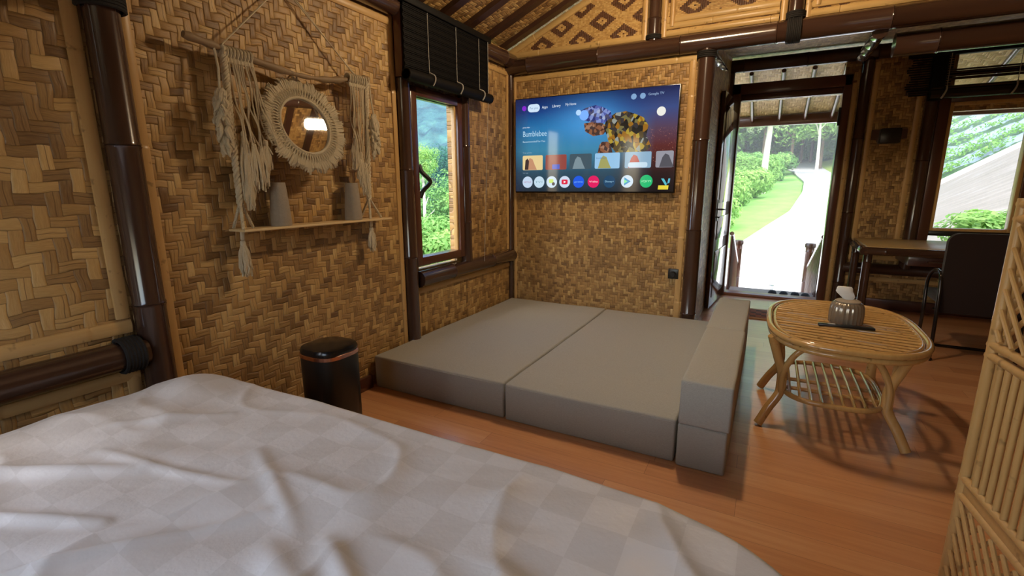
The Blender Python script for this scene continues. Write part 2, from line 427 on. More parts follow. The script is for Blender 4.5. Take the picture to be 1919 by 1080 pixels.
# far wall with door and window openings
DX0, DX1, DZ = 1.82, 2.78, 2.22
QX0, QX1, QZ0, QZ1 = 3.66, 4.235, .74, 1.985
w = MB()
w.box((1.64, FY, 0), (DX0, FY+.07, 2.40)); w.box((DX0, FY, DZ), (DX1, FY+.07, 2.40)); w.box((DX1, FY, 0), (QX0, FY+.07, 2.60))
w.box((QX0, FY, 0), (QX1, FY+.07, QZ0)); w.box((QX0, FY, QZ1), (QX1, FY+.07, 2.16)); w.box((QX1, FY, 0), (RX, FY+.07, 2.60))
struct('wall_far', w, M['weaveF2'], smooth=False)
w = MB().box((RX, BY, 0), (RX+.06, FY, 2.75)); struct('wall_right', w, M['weaveL'], smooth=False)
w = MB(); w.box((-.06, BY-.06, 0), (RX, BY, 1.0)); w.box((-.06, BY-.06, 2.0), (RX, BY, 2.5)); w.box((-.06, BY-.06, 1), (.7, BY, 2)); w.box((2.3, BY-.06, 1), (RX, BY, 2))  # unseen opening added behind the camera to let bluish sky light in
w.prism([(0, 2.5), (RX, 2.5), (2.7, zr(2.7))], 1, BY-.06, BY)
struct('wall_back', w, M['weaveF2'], smooth=False)
# roof
cm = MB(); 
for (xa, xb) in ((-.3, 2.7), (2.7, RX+.3)):
    za, zb = 2.49+SL*xa if xa < 2.7 else zr(xa), zr(xb) if xb > 2.7 else zr(xb)
    cm.prism([(xa, za+.05), (xb, zb+.05), (xb, zb+.09), (xa, za+.09)], 1, BY-.3, .4)
struct('ceiling', cm, M['weaveR'], smooth=False)
# vestibule roof, rising outwards
vm = MB().prism([(.05, 2.40), (2.75, 2.78), (2.75, 2.82), (.05, 2.44)], 0, 1.5, RX+.3)
struct('ceiling_vestibule', vm, M['weaveR'], smooth=False)

tn = [0]
def trim(mb, mat, label=None, smooth=True):
    tn[0] += 1; return struct('trim_%d' % tn[0], mb, mat, None, label, smooth)
# rafters
for k in range(15):
    y = -.09 - k*.31
    for (xa, xb) in ((-.06, 2.7), (5.46, 2.7)):
        if xa > 2.7 and False: continue
        a = MB(); za = 2.49+SL*xa if xa < 2.7 else zr(xa)
        zb = zr(2.7); h = .05
        a.prism([(xa, za+.01), (xb, zb+.01), (xb, zb+.01+h), (xa, za+.01+h)], 1, y-.038, y+.038)
        trim(a, M['rafter'], 'dark brown sloping rafter under the woven roof')
# thin bamboo bands lying across the roof mats
a = MB()
trim(pole(MB(), (2.7, BY, zr(2.7)-.02), (2.7, .1, zr(2.7)-.02), .07), M['brown'], 'brown bamboo ridge pole')
# wall plates and posts
trim(pole(MB(), (.035, BY, 2.405), (.035, .03, 2.405), .062, node=.6), M['brown'], 'dark brown bamboo pole along the top of the left wall')
trim(pole(MB(), (-.02, -.02, 2.355), (RX, -.02, 2.355), .072, node=.65), M['brown'], 'long brown bamboo beam above the television wall')
trim(pole(MB(), (2.86, .12, 2.215), (RX, .12, 2.215), .075, node=.65), M['brown'], 'second brown bamboo beam just below the long one at right')
trim(pole(MB(), (1.70, -.005, 0), (1.70, -.005, 2.33), .062, node=.7), M['brown'], 'glossy brown bamboo post at the right end of the television wall')
trim(pole(MB(), (.016, -.018, 0), (.016, -.018, 2.33), .026, node=.5), M['brown'], 'slim dark corner pole beside the television')
trim(pole(MB(), (.028, -3.176, 0), (.028, -3.176, 2.38), .058, node=.62), M['brown'], 'dark brown bamboo post on the left wall nearest the bed')
trim(pole(MB(), (-.05, -3.176, 2.03), (.55, -3.176, 2.03), .062, node=.7), M['brown'], 'brown pole end tied to the top of the left post')
rp = MB()
for k in range(7): 
    rp.tube([(.03+.07*math.cos(t), -3.176+.072*math.sin(t), 1.935+k*.011) for t in [i*PI/10 for i in range(20)]], .0075, 6, closed=True)
trim(rp, M['rope_black'], 'black rope binding around the left post')
# low beam with rope at the far left
trim(pole(MB(), (.03, BY, .648), (.03, -3.22, .648), .058, node=.6), M['brown'], 'dark brown bamboo rail low on the wall beside the bed')
rp = MB()
for k in range(6):
    rp.tube([(.03+.066*math.cos(t), -3.245-.012*k, .648+.066*math.sin(t)) for t in [i*PI/10 for i in range(20)]], .008, 6, closed=True)
trim(rp, M['rope_black'], 'black rope binding where the low rail meets the post')
def st(a, b, w, nrm, mat='strip', h=.012, ph=.2, label=None):
    trim(split_strip(MB(), a, b, w, h, nrm, .55, ph), M[mat], label)
# left wall laths
X = (1, 0, 0)
st((0,-3.262,.79), (0,-3.262,2.36), .05, X, ph=.5, label='tan split bamboo lath left of the big post')
st((0,BY,.755), (0,-3.24,.755), .055, X, 'stripH', ph=.1)
st((0,BY,.555), (0,-3.24,.555), .05, X, 'stripH', ph=.6)
st((0,-3.262,.0), (0,-3.262,.58), .05, X)
st((0,-3.098,0), (0,-3.098,2.36), .05, X, ph=.35, label='tan split bamboo lath right of the big post')
st((0,-1.60,0), (0,-1.60,2.36), .042, X, ph=.15, label='tan split bamboo lath left of the narrow window')
st((0,-3.08,2.32), (0,-1.62,2.32), .05, X, 'stripH')
st((0,-.735,.72), (0,-.735,2.36), .045, X, ph=.4, label='tan split bamboo lath right of the narrow window')
st((0,-.055,.70), (0,-.055,2.36), .03, X, ph=.4)
st((0,-.72,2.30), (0,-.05,2.30), .04, X, 'stripH')
st((0,-1.44,.545), (0,-.04,.545), .045, X, 'stripH', ph=.45, label='tan split bamboo lath under the sill pole')
st((0,-1.44,0), (0,-1.44,.545), .03, X)
trim(pole(MB(), (.03,-1.46,.638), (.03,-.03,.638), .060, node=.62, ph=.3), M['brown'], 'dark brown bamboo sill pole under the narrow window')
trim(pole(MB(), (.02,-1.53,0), (.02,-1.53,2.36), .050, node=.6), M['brown'], 'brown bamboo post left of the narrow window')
trim(pole(MB(), (.02,-.815,.68), (.02,-.815,2.36), .050, node=.6, ph=.2), M['brown'], 'brown bamboo post right of the narrow window')
# television wall laths
Yn = (0, -1, 0)
st((.05,0,2.255), (1.63,0,2.255), .05, Yn, 'stripX', ph=.3, label='tan split bamboo lath above the television')
st((1.605,0,0), (1.605,0,2.24), .05, Yn, ph=.3, label='tan split bamboo lath right of the television')
st((.055,0,0), (.055,0,2.24), .03, Yn, ph=.3)
st((1.60,-.0,.03), (.05,-.0,.03), .05, Yn, 'stripX')
# gable laths, posts and framed panels
st((.02,-.002,2.455), (1.2,-.002,2.455), .05, Yn, 'stripX', .018, label='tan lath along the foot of the patterned gable')
st((.0,-.002,2.475), (1.15,-.002,2.475+1.15*SL), .055, Yn, 'stripX', .018)
for (px_, r) in ((1.295, .05), (2.262, .05)):
    trim(pole(MB(), (px_, -.01, 2.40), (px_, -.01, zr(px_)+.04), r, node=.5), M['brown'], 'brown bamboo post standing in the gable')
    st((px_-.075,-.002,2.43), (px_-.075,-.002,zr(px_)), .045, Yn, h=.02, ph=.5); st((px_+.075,-.002,2.43), (px_+.075,-.002,zr(px_)), .045, Yn, h=.02, ph=.5)
for (xa, xb) in ((1.40, 2.16), (2.36, 3.7)):
    for k, zz in enumerate((2.455, 2.507, 2.553) if xa < 2 else (2.455, 2.51, 2.57, 2.62)):
        st((xa-.01,-.002-.0*k,zz), (xb,-.002,zz), .046, Yn, 'stripX', .02-.004*k, ph=.3*k, label='tan lath framing the gable panel')
    st((xa+.03,-.004,2.50), (xa+.03,-.004,3.1), .04, Yn, h=.02)
rp = MB()
for k in range(8):
    rp.tube([(2.262-.04+k*.011, -.02+.078*math.cos(t), 2.355+.078*math.sin(t)) for t in [i*PI/10 for i in range(20)]], .007, 6, closed=True)
for k in range(4):
    rp.tube([(2.262+.056*math.cos(t), -.01+.056*math.sin(t), 2.435+k*.011) for t in [i*PI/10 for i in range(20)]], .007, 6, closed=True)
trim(rp, M['rope_black'], 'black rope lashing where gable post and long beam meet')
for (px_) in (1.295,):
    rp = MB()
    for k in range(3): rp.tube([(px_+.055*math.cos(t), -.01+.055*math.sin(t), 2.43+k*.011) for t in [i*PI/10 for i in range(20)]], .007, 6, closed=True)
    trim(rp, M['rope_black'], 'black rope lashing at the foot of the left gable post')
rp = MB()
for k in range(4): rp.tube([(1.70+.066*math.cos(t), -.005+.066*math.sin(t), 2.285-k*.012) for t in [i*PI/10 for i in range(20)]], .007, 6, closed=True)
trim(rp, M['rope_black'], 'black rope lashing at the top of the post beside the television')
# vestibule poles and far wall framing
trim(pole(MB(), (1.72, .0, 2.285), (1.64, FY-.02, 2.53), .045, node=.5), M['brown'], 'brown bamboo pole running outwards left of the door')
trim(pole(MB(), (2.76, .0, 2.285), (2.89, FY-.02, 2.53), .045, node=.5), M['brown'], 'brown bamboo pole running outwards right of the door')
trim(pole(MB(), (1.62, FY-.03, 2.59), (RX, FY-.03, 2.59), .07, node=.6), M['rafter'], 'dark bamboo plate on top of the far wall')
trim(pole(MB(), (2.96, FY-.03, 0), (2.96, FY-.03, 2.56), .055, node=.75), M['brown'], 'brown bamboo post right of the open door')
trim(pole(MB(), (1.70, FY-.03, 0), (1.70, FY-.03, 2.56), .045, node=.75), M['brown'], 'brown bamboo post left of the open door')
trim(MB().box((1.705, .10, 0), (1.735, .22, 2.38), bev=.004), M['brown2'], 'brown board at the start of the vestibule side wall')
st((2.875,FY,0), (2.875,FY,2.32), .055, Yn, ph=.6, label='tan lath between the door frame and its post')
st((3.045,FY,.52), (3.045,FY,2.50), .05, Yn, ph=.2, label='tan lath left of the panel with the wall lamp')
st((3.415,FY,.52), (3.415,FY,2.42), .05, Yn, ph=.4, label='tan lath right of the panel with the wall lamp')
st((3.02,FY,.545), (3.45,FY,.545), .045, Yn, 'stripX')
st((3.02,FY,.315), (4.6,FY,.315), .045, Yn, 'stripX', label='tan lath under the dark rail below the desk')
trim(pole(MB(), (2.98, FY-.03, .43), (RX, FY-.03, .43), .058, node=.6), M['rafter'], 'dark bamboo rail low on the far wall')
trim(pole(MB(), (3.51, FY-.03, .45), (3.51, FY-.03, 2.16), .058, node=.8), M['brown'], 'brown bamboo post left of the large window')
trim(pole(MB(), (4.42, FY-.03, .45), (4.42, FY-.03, 2.56), .058, node=.8), M['brown'], 'brown bamboo post right of the large window')
trim(MB().box((3.3, FY-.06, 2.155), (RX, FY+.02, 2.20), bev=.01), M['brown2'])
st((1.66,-.0,.0), (1.66,-.0,.01), .02, Yn)
# skirting
struct('baseboard_left', MB().box((0, -3.1, 0), (.03, -1.97, .09), bev=.006), M['brown2'])
struct('baseboard_far', MB().box((2.98, FY-.03, 0), (RX, FY, .11), bev=.006), M['brown2'])

# ------------------------------------------------------------------ narrow window in the left wall
w1 = sempty('window_1', (0, -1.175, .74), 'narrow casement window in the left wall with brown frame')
def rframe(ax, t0, t1, a0, a1, z0, z1, wd, bev=.006):
    m = MB()
    def bx(p0, p1, q0, q1):
        if ax == 0: m.box((t0, p0, q0), (t1, p1, q1), bev=bev)
        else: m.box((p0, t0, q0), (p1, t1, q1), bev=bev)
    bx(a0, a0+wd, z0, z1); bx(a1-wd, a1, z0, z1); bx(a0+wd*.98, a1-wd*.98, z0, z0+wd); bx(a0+wd*.98, a1-wd*.98, z1-wd, z1); return m
build('frame', rframe(0, -.05, .045, -1.48, -.865, .735, 1.965, .062), M['brown2'], w1)
sh = build('sash', rframe(0, -.012, .022, -1.425, -.922, .765, 1.925, .022, .004), M['strip'], w1)
build('pane', MB().box((-.012, -1.405, .785), (-.008, -.942, 1.905)), M['glass'], sh)
hd = MB().tube(bez([(.03,-1.405,1.45), (.045,-1.395,1.40), (.075,-1.355,1.35), (.075,-1.352,1.32), (.045,-1.39,1.27), (.03,-1.405,1.22)], 8), [.016]*40+[.016], 8)
build('handle', hd, M['black'], w1)
# far window
w2 = sempty('window_2', (3.94, FY, .74), 'large window in the far wall above the desk')
build('frame', rframe(1, FY-.05, FY+.08, 3.565, 4.345, .60, 2.15, .085), M['brown2'], w2)
build('sash', rframe(1, FY-.03, FY+.05, 3.650, 4.262, .845, 2.065, .032, .005), M['strip'], w2)
build('pane', MB().box((3.67, FY+.01, .80), (4.24, FY+.014, 2.05)), M['glass'], w2)
build('lower_bar', MB().box((3.65, FY-.035, .80), (4.262, FY+.03, .85), bev=.006), M['black'], w2)
build('lower_pane', MB().box((3.65, FY+.02, .685), (4.262, FY+.024, .80)), M['glass'], w2)
# door
d1 = sempty('door_1', (2.3, FY, 0), 'open door in the far wall with brown frame')
fm = MB()
fm.box((1.735, FY-.06, 0), (1.825, FY+.08, 2.40), bev=.01); fm.box((2.775, FY-.06, 0), (2.85, FY+.08, 2.40), bev=.01)
fm.box((1.735, FY-.06, 2.285), (2.85, FY+.08, 2.40), bev=.01); fm.box((1.825, FY-.03, 2.222), (2.775, FY+.06, 2.285), bev=.006)
build('frame', fm, M['brown2'], d1)
build('threshold', MB().box((1.78, FY-.03, 0), (2.82, FY+.14, .035), bev=.008), M['ledge'], d1)
lf = MB(); LX = 1.812
lf.box((LX-.04, FY-.93, .02), (LX, FY-.06, 2.20), bev=.004)
for (z0, z1) in ((.12, .62), (.74, .98), (1.12, 2.08)):
    lf.box((LX-.002, FY-.83, z0), (LX+.008, FY-.16, z1), bev=.006)
def swing(mb, ang=math.radians(-4.2)):
    c, s = math.cos(ang), math.sin(ang); px, py = LX, FY-.05
    mb.v = [(px+(v[0]-px)*c-(v[1]-py)*s, py+(v[0]-px)*s+(v[1]-py)*c, v[2]) for v in mb.v]; return mb
swing(lf)
leaf = build('door_leaf', lf, M['paint'], d1)
leaf['label'] = 'glossy dark door leaf swung inwards'
hh = MB().box((LX+.001, FY-.90, .94), (LX+.008, FY-.865, 1.16), bev=.003)
hh.tube([(LX+.005, FY-.882, 1.06), (LX+.05, FY-.882, 1.06), (LX+.055, FY-.87, 1.06), (LX+.055, FY-.77, 1.055)], .009, 10)
hh.tube([(LX+.005, FY-.882, .98), (LX+.03, FY-.882, .98)], .008, 10)
swing(hh)
build('door_handle', hh, M['black'], leaf)
ch = MB().tube([(2.765, FY-.07, 2.05), (2.765, FY-.07, 1.93)], .012, 8); ch.box((2.757, FY-.08, 1.90), (2.778, FY-.055, 2.08)); build('hinge', ch, M['black'], d1)

# ------------------------------------------------------------------ sofa mattresses and bolsters
def cushion(x0, x1, y0, y1, z0, z1, bev=.011, bow=.005):
    bm = bmesh.new(); bmesh.ops.create_cube(bm, size=1)
    for v in bm.verts: v.co = Vector(((x0+x1)/2 + v.co.x*(x1-x0), (y0+y1)/2 + v.co.y*(y1-y0), (z0+z1)/2 + v.co.z*(z1-z0)))
    bmesh.ops.bevel(bm, geom=bm.edges[:], offset=bev, segments=3, affect='EDGES', profile=.5)
    bmesh.ops.subdivide_edges(bm, edges=[e for e in bm.edges if e.calc_length() > .15], cuts=9, use_grid_fill=True)
    cx, cy = (x0+x1)/2, (y0+y1)/2
    for v in bm.verts:
        n1 = noise.noise(v.co*2.2); v.co.z += (n1*bow + bow*.2) * (1 if v.co.z > (z0+z1)/2 else 0)
        v.co.x += noise.noise(v.co*3+Vector((5,0,0)))*bow*.6; v.co.y += noise.noise(v.co*3+Vector((0,9,0)))*bow*.8
    bm.verts.index_update(); m = MB(); m.add([v.co[:] for v in bm.verts], [[v.index for v in f.verts] for f in bm.faces]); bm.free(); return m
def piping(x0, x1, y0, y1, z, r=.004):
    c = .018; return MB().tube([(x0+c,y0,z),(x1-c,y0,z),(x1,y0+c,z),(x1,y1-c,z),(x1-c,y1,z),(x0+c,y1,z),(x0,y1-c,z),(x0,y0+c,z)], r, 6, closed=True)
def mattress(x0, x1, y0, y1, z0, z1, name, label, cat):
    t = thing(name, label, cat, ((x0+x1)/2, (y0+y1)/2, z0))
    build('cushion', cushion(x0, x1, y0, y1, z0+.001, z1), M['mat_sofa'], t)
    build('piping', piping(x0+.003, x1-.003, y0+.003, y1-.003, z1-.012), M['mat_sofa'], t)
    return t
mattress(.035, 1.003, -1.955, -.045, .0, .213, 'floor_mattress', 'grey linen foam mattress on the floor along the window wall', 'mattress')
mattress(1.018, 1.938, -1.965, -.075, .0, .216, 'floor_mattress', 'grey linen foam mattress beside the upright bolsters', 'mattress')
mattress(1.950, 2.165, -1.985, -.06, .0, .212, 'foam_bolster', 'lower long grey foam block lying on the floor', 'cushion')
mattress(1.950, 2.172, -1.985, -1.02, .213, .430, 'foam_bolster', 'nearer upper grey foam block of the bolster stack', 'cushion')
mattress(1.945, 2.165, -1.012, -.10, .213, .428, 'foam_bolster', 'farther upper grey foam block of the bolster stack', 'cushion')

# ------------------------------------------------------------------ bed with duvet
bed = thing('bed', 'large bed under a white satin duvet filling the foreground', 'bed', (1.3, -4.2, 0))
build('bed_base', MB().box((.42, -5.35, .08), (2.22, -3.35, .30), bev=.02), M['brown2'], bed)
build('mattress', MB().box((.40, -5.4, .30), (2.24, -3.33, .50), bev=.05, seg=4), M['tissue'], bed)
for (lx, ly) in ((.5, -3.45), (2.14, -3.45), (.5, -5.25), (2.14, -5.25)):
    build('leg', MB().box((lx-.04, ly-.04, 0), (lx+.04, ly+.04, .09)), M['brown2'], bed)
nx, ny = 300, 300
def duvet():
    m = MB(); x0, x1, y0, y1 = .17, 2.50, -5.6, -3.055
    cx, cy, hx, hy = (x0+x1)/2, (y0+y1)/2, (x1-x0)/2, (y1-y0)/2
    vs = []
    def ridge(p, a, b, wd, h):
        a = Vector((*a, 0)); b = Vector((*b, 0)); d = b-a; q = Vector((p.x, p.y, 0))
        tt = max(0, min(1, (q-a).dot(d)/d.length_squared)); c = a+d*tt
        dist = (q-c).length; return h*math.exp(-(dist/wd)**2)*(.4+.6*math.sin(PI*min(max(tt, .02), .98)))
    for j in range(ny+1):
        for i in range(nx+1):
            u, v = -1+2*i/nx, -1+2*j/ny
            # top spans |u|<a, sides hang down beyond
            a = .90
            r = (abs(u)**6 + abs(v)**6) ** (1/6)          # square-ish radius
            k = max(abs(u), abs(v)); 
            sc = (k/r if r > 1e-6 else 1)
            uu, vv = u*sc, v*sc
            if r < a: rr, dz = r/a*.965, 0.0
            else:
                s2 = (r-a)/(1-a) if r <= 1 else 1+(r-1)*5
                q = min(1, s2); rr = .965 + .045*math.sin(q*PI/2) ; dz = -.36*(1-math.cos(q*PI/2))*1.0 if q < 1 else -.36
            # map: direction (u,v)/k * rr
            if k > 1e-6: du, dv = u/r, v/r
            else: du, dv = 0, 0
            x = cx + du*rr*hx; y = cy + dv*rr*hy
            z = .563 + dz
            p = Vector((x, y, 0))
            soft = max(0, min(1, (1.02-rr)*6))
            z += .020*noise.noise(p*1.5+Vector((3,1,0))) * soft
            wv = Vector((x*.9+y*.5, y*2.2-x*1.2, 0)); z += .010*abs(noise.noise(wv*2.0))*soft
            z += .011*noise.noise(Vector((x*3+y*2, (y-x*.55)*9, 1.7)))*soft
            z += .014*(1-abs(noise.noise(Vector((x*2.1-y*1.3, y*2.6+x*1.7, 4.2))))*2.2)**3*soft if abs(noise.noise(Vector((x*2.1-y*1.3, y*2.6+x*1.7, 4.2)))) < .45 else 0
            z -= .045*math.exp(-(((x-cx-.1)/.9)**2+((y+3.9)/.5)**2))
            # raised bunch near the far left corner
            z += .050*math.exp(-(((x-.40)/.14)**2 + ((y+3.26)/.16)**2)) + .022*math.exp(-(((x-.36)/.12)**2 + ((y+3.55)/.12)**2))
            z -= .02*math.exp(-(((x-.38)/.10)**2 + ((y+3.37)/.06)**2))
            for (A, B, wd, h) in RID: z += ridge(p, A, B, wd, h*1.6)
            # hanging folds
            if dz < -.01:
                fo = .022*math.sin((x*7+y*9)*2.3)*min(1, -dz/.15); x += du*fo; y += dv*fo
            vs.append((x, y, z))
    fs = []
    for j in range(ny):
        for i in range(nx):
            b = j*(nx+1)+i; fs.append((b, b+1, b+nx+2, b+nx+1))
    m.add(vs, fs); return m
RID = [((1.45,-3.55),(1.95,-3.78),.022,.014), ((1.35,-3.62),(1.62,-3.72),.03,.012), ((.85,-4.05),(1.25,-3.55),.013,.010), ((.55,-3.95),(.95,-3.75),.016,.013),
       ((1.55,-4.05),(1.8,-3.62),.012,.012), ((.35,-3.9),(.8,-3.6),.02,.014), ((1.2,-4.1),(1.7,-3.95),.02,.012), ((1.0,-3.4),(1.35,-3.55),.02,.008),
       ((.50,-3.55),(.72,-3.30),.018,.010), ((1.75,-3.45),(2.2,-3.5),.03,.008), ((.9,-4.2),(1.1,-3.9),.02,.016), ((.62,-3.62),(1.1,-3.52),.014,.008)]
build('duvet', duvet(), sheetmat(), bed, angle=80)

# ------------------------------------------------------------------ television
tv = thing('television', 'large flat television hanging on the woven wall showing a film menu', 'television', (.81, -.04, 1.24))
TX0, TX1, TZ0, TZ1, TY = .088, 1.535, 1.240, 2.074, -.062
build('casing', MB().box((TX0, TY+.003, TZ0), (TX1, -.012, TZ1), bev=.006), M['blackm'], tv)
def screen_mat():
    t = NT('tv_screen_picture'); x, y, z = t.sep(t.geo())
    u = t.M('DIVIDE', t.M('SUBTRACT', x, TX0), TX1-TX0, clamp=True); v = t.M('DIVIDE', t.M('SUBTRACT', z, TZ0), TZ1-TZ0, clamp=True)
    left = t.ramp(v, [(0,(.012,.020,.032)), (.22,(.025,.075,.12)), (.45,(.04,.22,.36)), (.68,(.015,.16,.38)), (.85,(.006,.035,.19)), (1,(.003,.009,.07))])
    dx = t.M('DIVIDE', t.M('SUBTRACT', u, .50), .22); dz = t.M('DIVIDE', t.M('SUBTRACT', v, .72), .20)
    gl = t.M('POWER', 2.718, t.M('MULTIPLY', -1.0, t.M('ADD', t.M('MULTIPLY', dx, dx), t.M('MULTIPLY', dz, dz))))
    c = t.mix(t.M('MULTIPLY', gl, .7), left, (.08,.36,.78))
    right = t.ramp(v, [(0,(.004,.003,.005)), (.2,(.02,.008,.010)), (.45,(.10,.02,.02)), (.62,(.09,.05,.09)), (.8,(.04,.07,.22)), (1,(.006,.010,.06))])
    c = t.mix(t.ramp(u, [(.62,(0,0,0)), (.88,(1,1,1))]), c, right)
    sp = t.ramp(t.noise(t.geo(), 95, 2, .8), [(.62,(0,0,0)), (.72,(1,1,1))])
    msk = t.M('MULTIPLY', t.M('GREATER_THAN', u, .84), t.M('MULTIPLY', t.M('GREATER_THAN', v, .28), t.M('LESS_THAN', v, .62)))
    c = t.mix(t.M('MULTIPLY', t.M('MULTIPLY', sp, msk), .7), c, (.9,.35,.20))
    dark = t.ramp(u, [(.0,(1,1,1)), (.10,(0,0,0))])
    c = t.mix(t.M('MULTIPLY', dark, .55), c, (.01,.02,.06))
    b = t.bsdf((.01,.01,.012), .08); t.inp(b, 'Emission Color', c); b.inputs['Emission Strength'].default_value = 1.0; return t.mat
scr = build('screen', MB().box((TX0+.008, TY-.002, TZ0+.012), (TX1-.008, TY+.004, TZ1-.008)), screen_mat(), tv, smooth=False)
_em = {}
def em(c, s=1.0):
    k = (tuple(round(x,3) for x in c), s)
    if k not in _em:
        t = NT('screen_colour_%d' % len(_em)); b = t.bsdf((.01,.01,.01), .1); t.inp(b, 'Emission Color', (*c, 1)); b.inputs['Emission Strength'].default_value = s; _em[k] = t.mat
    return _em[k]
def T(u, v, d=0): return (TX0 + u*(TX1-TX0), TY-.0025-d*.0006, TZ1 - v*(TZ1-TZ0))
def spoly(pts, d=0):
    m = MB(); m.add([T(u, v, d) for (u, v) in pts], [tuple(range(len(pts)))]); return m
AS = (TX1-TX0)/(TZ1-TZ0)
def sellip(u, v, r, d=0, n=32, ru=None):
    ru = ru or r/AS
    return spoly([(u+ru*math.cos(2*PI*k/n), v+r*math.sin(2*PI*k/n)) for k in range(n)], d)
def srrect(u0, v0, u1, v1, r=.02, d=0):
    pts = []; ru = r/AS
    for (cu, cv, a0) in ((u1-ru, v1-r, 0), (u0+ru, v1-r, 90), (u0+ru, v0+r, 180), (u1-ru, v0+r, 270)):
        for k in range(7):
            a = math.radians(a0+15*k); pts.append((cu+ru*math.cos(a), cv+r*math.sin(a)))
    return spoly(pts, d)
def text_mesh(s, size):
    cu = bpy.data.curves.new('t', 'FONT'); cu.body = s; cu.size = size; cu.align_x = 'LEFT'; cu.resolution_u = 3
    o = bpy.data.objects.new('t', cu); COL.objects.link(o); bpy.context.view_layer.update()
    me = o.evaluated_get(bpy.context.evaluated_depsgraph_get()).to_mesh()
    vs = [tuple(v.co) for v in me.vertices]; fs = [tuple(p.vertices) for p in me.polygons]
    bpy.data.objects.remove(o); bpy.data.curves.remove(cu); return vs, fs
def stext(s, u, v, size, col, parent, d=1, wfit=None, name='caption', st_=1.0):
    vs, fs = text_mesh(s, size)
    w_ = max(p[0] for p in vs); k = (wfit*(TX1-TX0)/w_) if wfit else 1
    o = T(u, v, d); m = MB(); m.add([(o[0]+p[0]*k, o[1], o[2]+p[1]) for p in vs], fs)
    return build(name, m, em(col, st_), parent, smooth=False)
W_ = (.75,.85,.95)
build('profile_dot', sellip(.065, .105, .026), em((.22,.02,.60)), tv)
b = build('menu_pill', srrect(.09, .068, .172, .150, .04), em((.62,.78,.95)), tv)
stext('For you', .104, .118, .026, (.12,.25,.45), tv, 1, .055)
stext('Apps', .187, .120, .032, W_, tv, 1, .038); stext('Library', .255, .118, .032, W_, tv, 1, .055); stext('My Home', .341, .112, .030, W_, tv, 1, .068)
stext('Google TV', .83, .082, .026, (.35,.50,.72), tv, 1, .085)
for u in (.75, .80): build('corner_icon', sellip(u, .082, .027), em((.22,.38,.62)), tv)
build('moon', sellip(.905, .235, .042), em((.85,.85,.78)), tv)
stext('prime video', .055, .31, .018, W_, tv, 1, .05)
stext('Bumblebee', .055, .400, .070, (.45,.68,.85), tv, 1, .165)
stext('Recommended For You', .055, .462, .022, (.55,.75,.88), tv, 1, .155)
stext('Top picks', .055, .575, .014, (.35,.50,.60), tv, 1, .065)
stext('Your apps', .055, .79, .012, (.30,.40,.50), tv, 1, .04)
# soft shape of a pale generic machine figure, made as plain colour blocks (no recognisable character)
def mosaic(name, stops, sc):
    t = NT(name); v = t.N('ShaderNodeTexVoronoi'); v.inputs['Scale'].default_value = sc; t.l.new(t.mapv(t.geo(), (1, 0, .8)), v.inputs['Vector'])
    f = t.sep(v.outputs['Color'])[0]; c = t.ramp(f, stops, 'CONSTANT'); b = t.bsdf((.01,.01,.01), .1); t.inp(b, 'Emission Color', c); b.inputs['Emission Strength'].default_value = .7; return t.mat
mA = mosaic('picture_mosaic_blue', [(0,(.03,.05,.25)), (.3,(.12,.16,.55)), (.55,(.30,.40,.85)), (.75,(.10,.10,.20)), (.9,(.5,.6,.9))], 42)
mB = mosaic('picture_mosaic_yellow', [(0,(.02,.018,.015)), (.25,(.12,.08,.03)), (.42,(.45,.20,.02)), (.58,(.60,.42,.05)), (.72,(.05,.045,.05)), (.84,(.42,.46,.42)), (.93,(.25,.22,.08))], 34)
mC = mosaic('picture_mosaic_rust', [(0,(.10,.04,.03)), (.35,(.35,.14,.07)), (.7,(.50,.26,.16)), (.85,(.08,.05,.05))], 45)
for (pts, c) in (([(.42,.19),(.47,.15),(.53,.13),(.58,.16),(.62,.20),(.63,.26),(.58,.31),(.52,.30),(.46,.27)], mA), ([(.46,.30),(.52,.29),(.57,.30),(.61,.36),(.58,.42),(.52,.43),(.47,.38)], mC),
                 ([(.60,.27),(.65,.22),(.71,.21),(.76,.24),(.81,.28),(.84,.36),(.83,.45),(.86,.55),(.83,.60),(.66,.60),(.62,.52),(.60,.42),(.58,.34)], mB), ([(.55,.60),(.56,.52),(.575,.49),(.61,.49),(.63,.53),(.64,.60)], mC)):
    build('picture_block', spoly(pts, .3), c, tv)
build('light_burst', sellip(.46, .22, .05, .5), em((.20,.45,1.0)), tv); build('light_burst', sellip(.425, .19, .028, .7), em((.45,.70,1.0)), tv)
cards = [(.055,.195,(.80,.62,.30),(.55,.28,.16)), (.215,.355,(.28,.06,.05),(.62,.36,.33)), (.375,.515,(.05,.09,.12),(.20,.28,.32)), (.535,.685,(.30,.55,.80),(.35,.35,.12)), (.715,.865,(.25,.42,.58),(.45,.08,.08)), (.89,.985,(.30,.30,.35),(.08,.08,.1))]
for k, (u0, u1, c1, c2) in enumerate(cards):
    cd = build('film_card', srrect(u0, .60, u1, .755, .014, .5), em(c1), tv)
    build('card_picture', spoly([(u0+.02,.752),(u0+.035,.66),(u0+.05,.625),(u0+.07,.64),(u0+.085,.70),(u0+.10,.752)], 1.4) if k != 1 else srrect(u0+.045,.70,u1-.045,.75,.006,1.4), em(c2 if k != 1 else (.05,.10,.55)), cd)
    if k == 0: build('card_picture', spoly([(u0+.015,.75),(u0+.02,.65),(u0+.035,.63),(u0+.045,.66),(u0+.04,.75)], 1.7), em((.05,.03,.03)), cd)
    if k == 3: stext('Bumblebee', u0+.008, .655, .014, (.05,.15,.35), cd, 2, .06)
    if k == 4: build('card_picture', srrect(u0+.02,.70,u1-.02,.75,.02,1.8), em((.55,.72,.85)), cd)
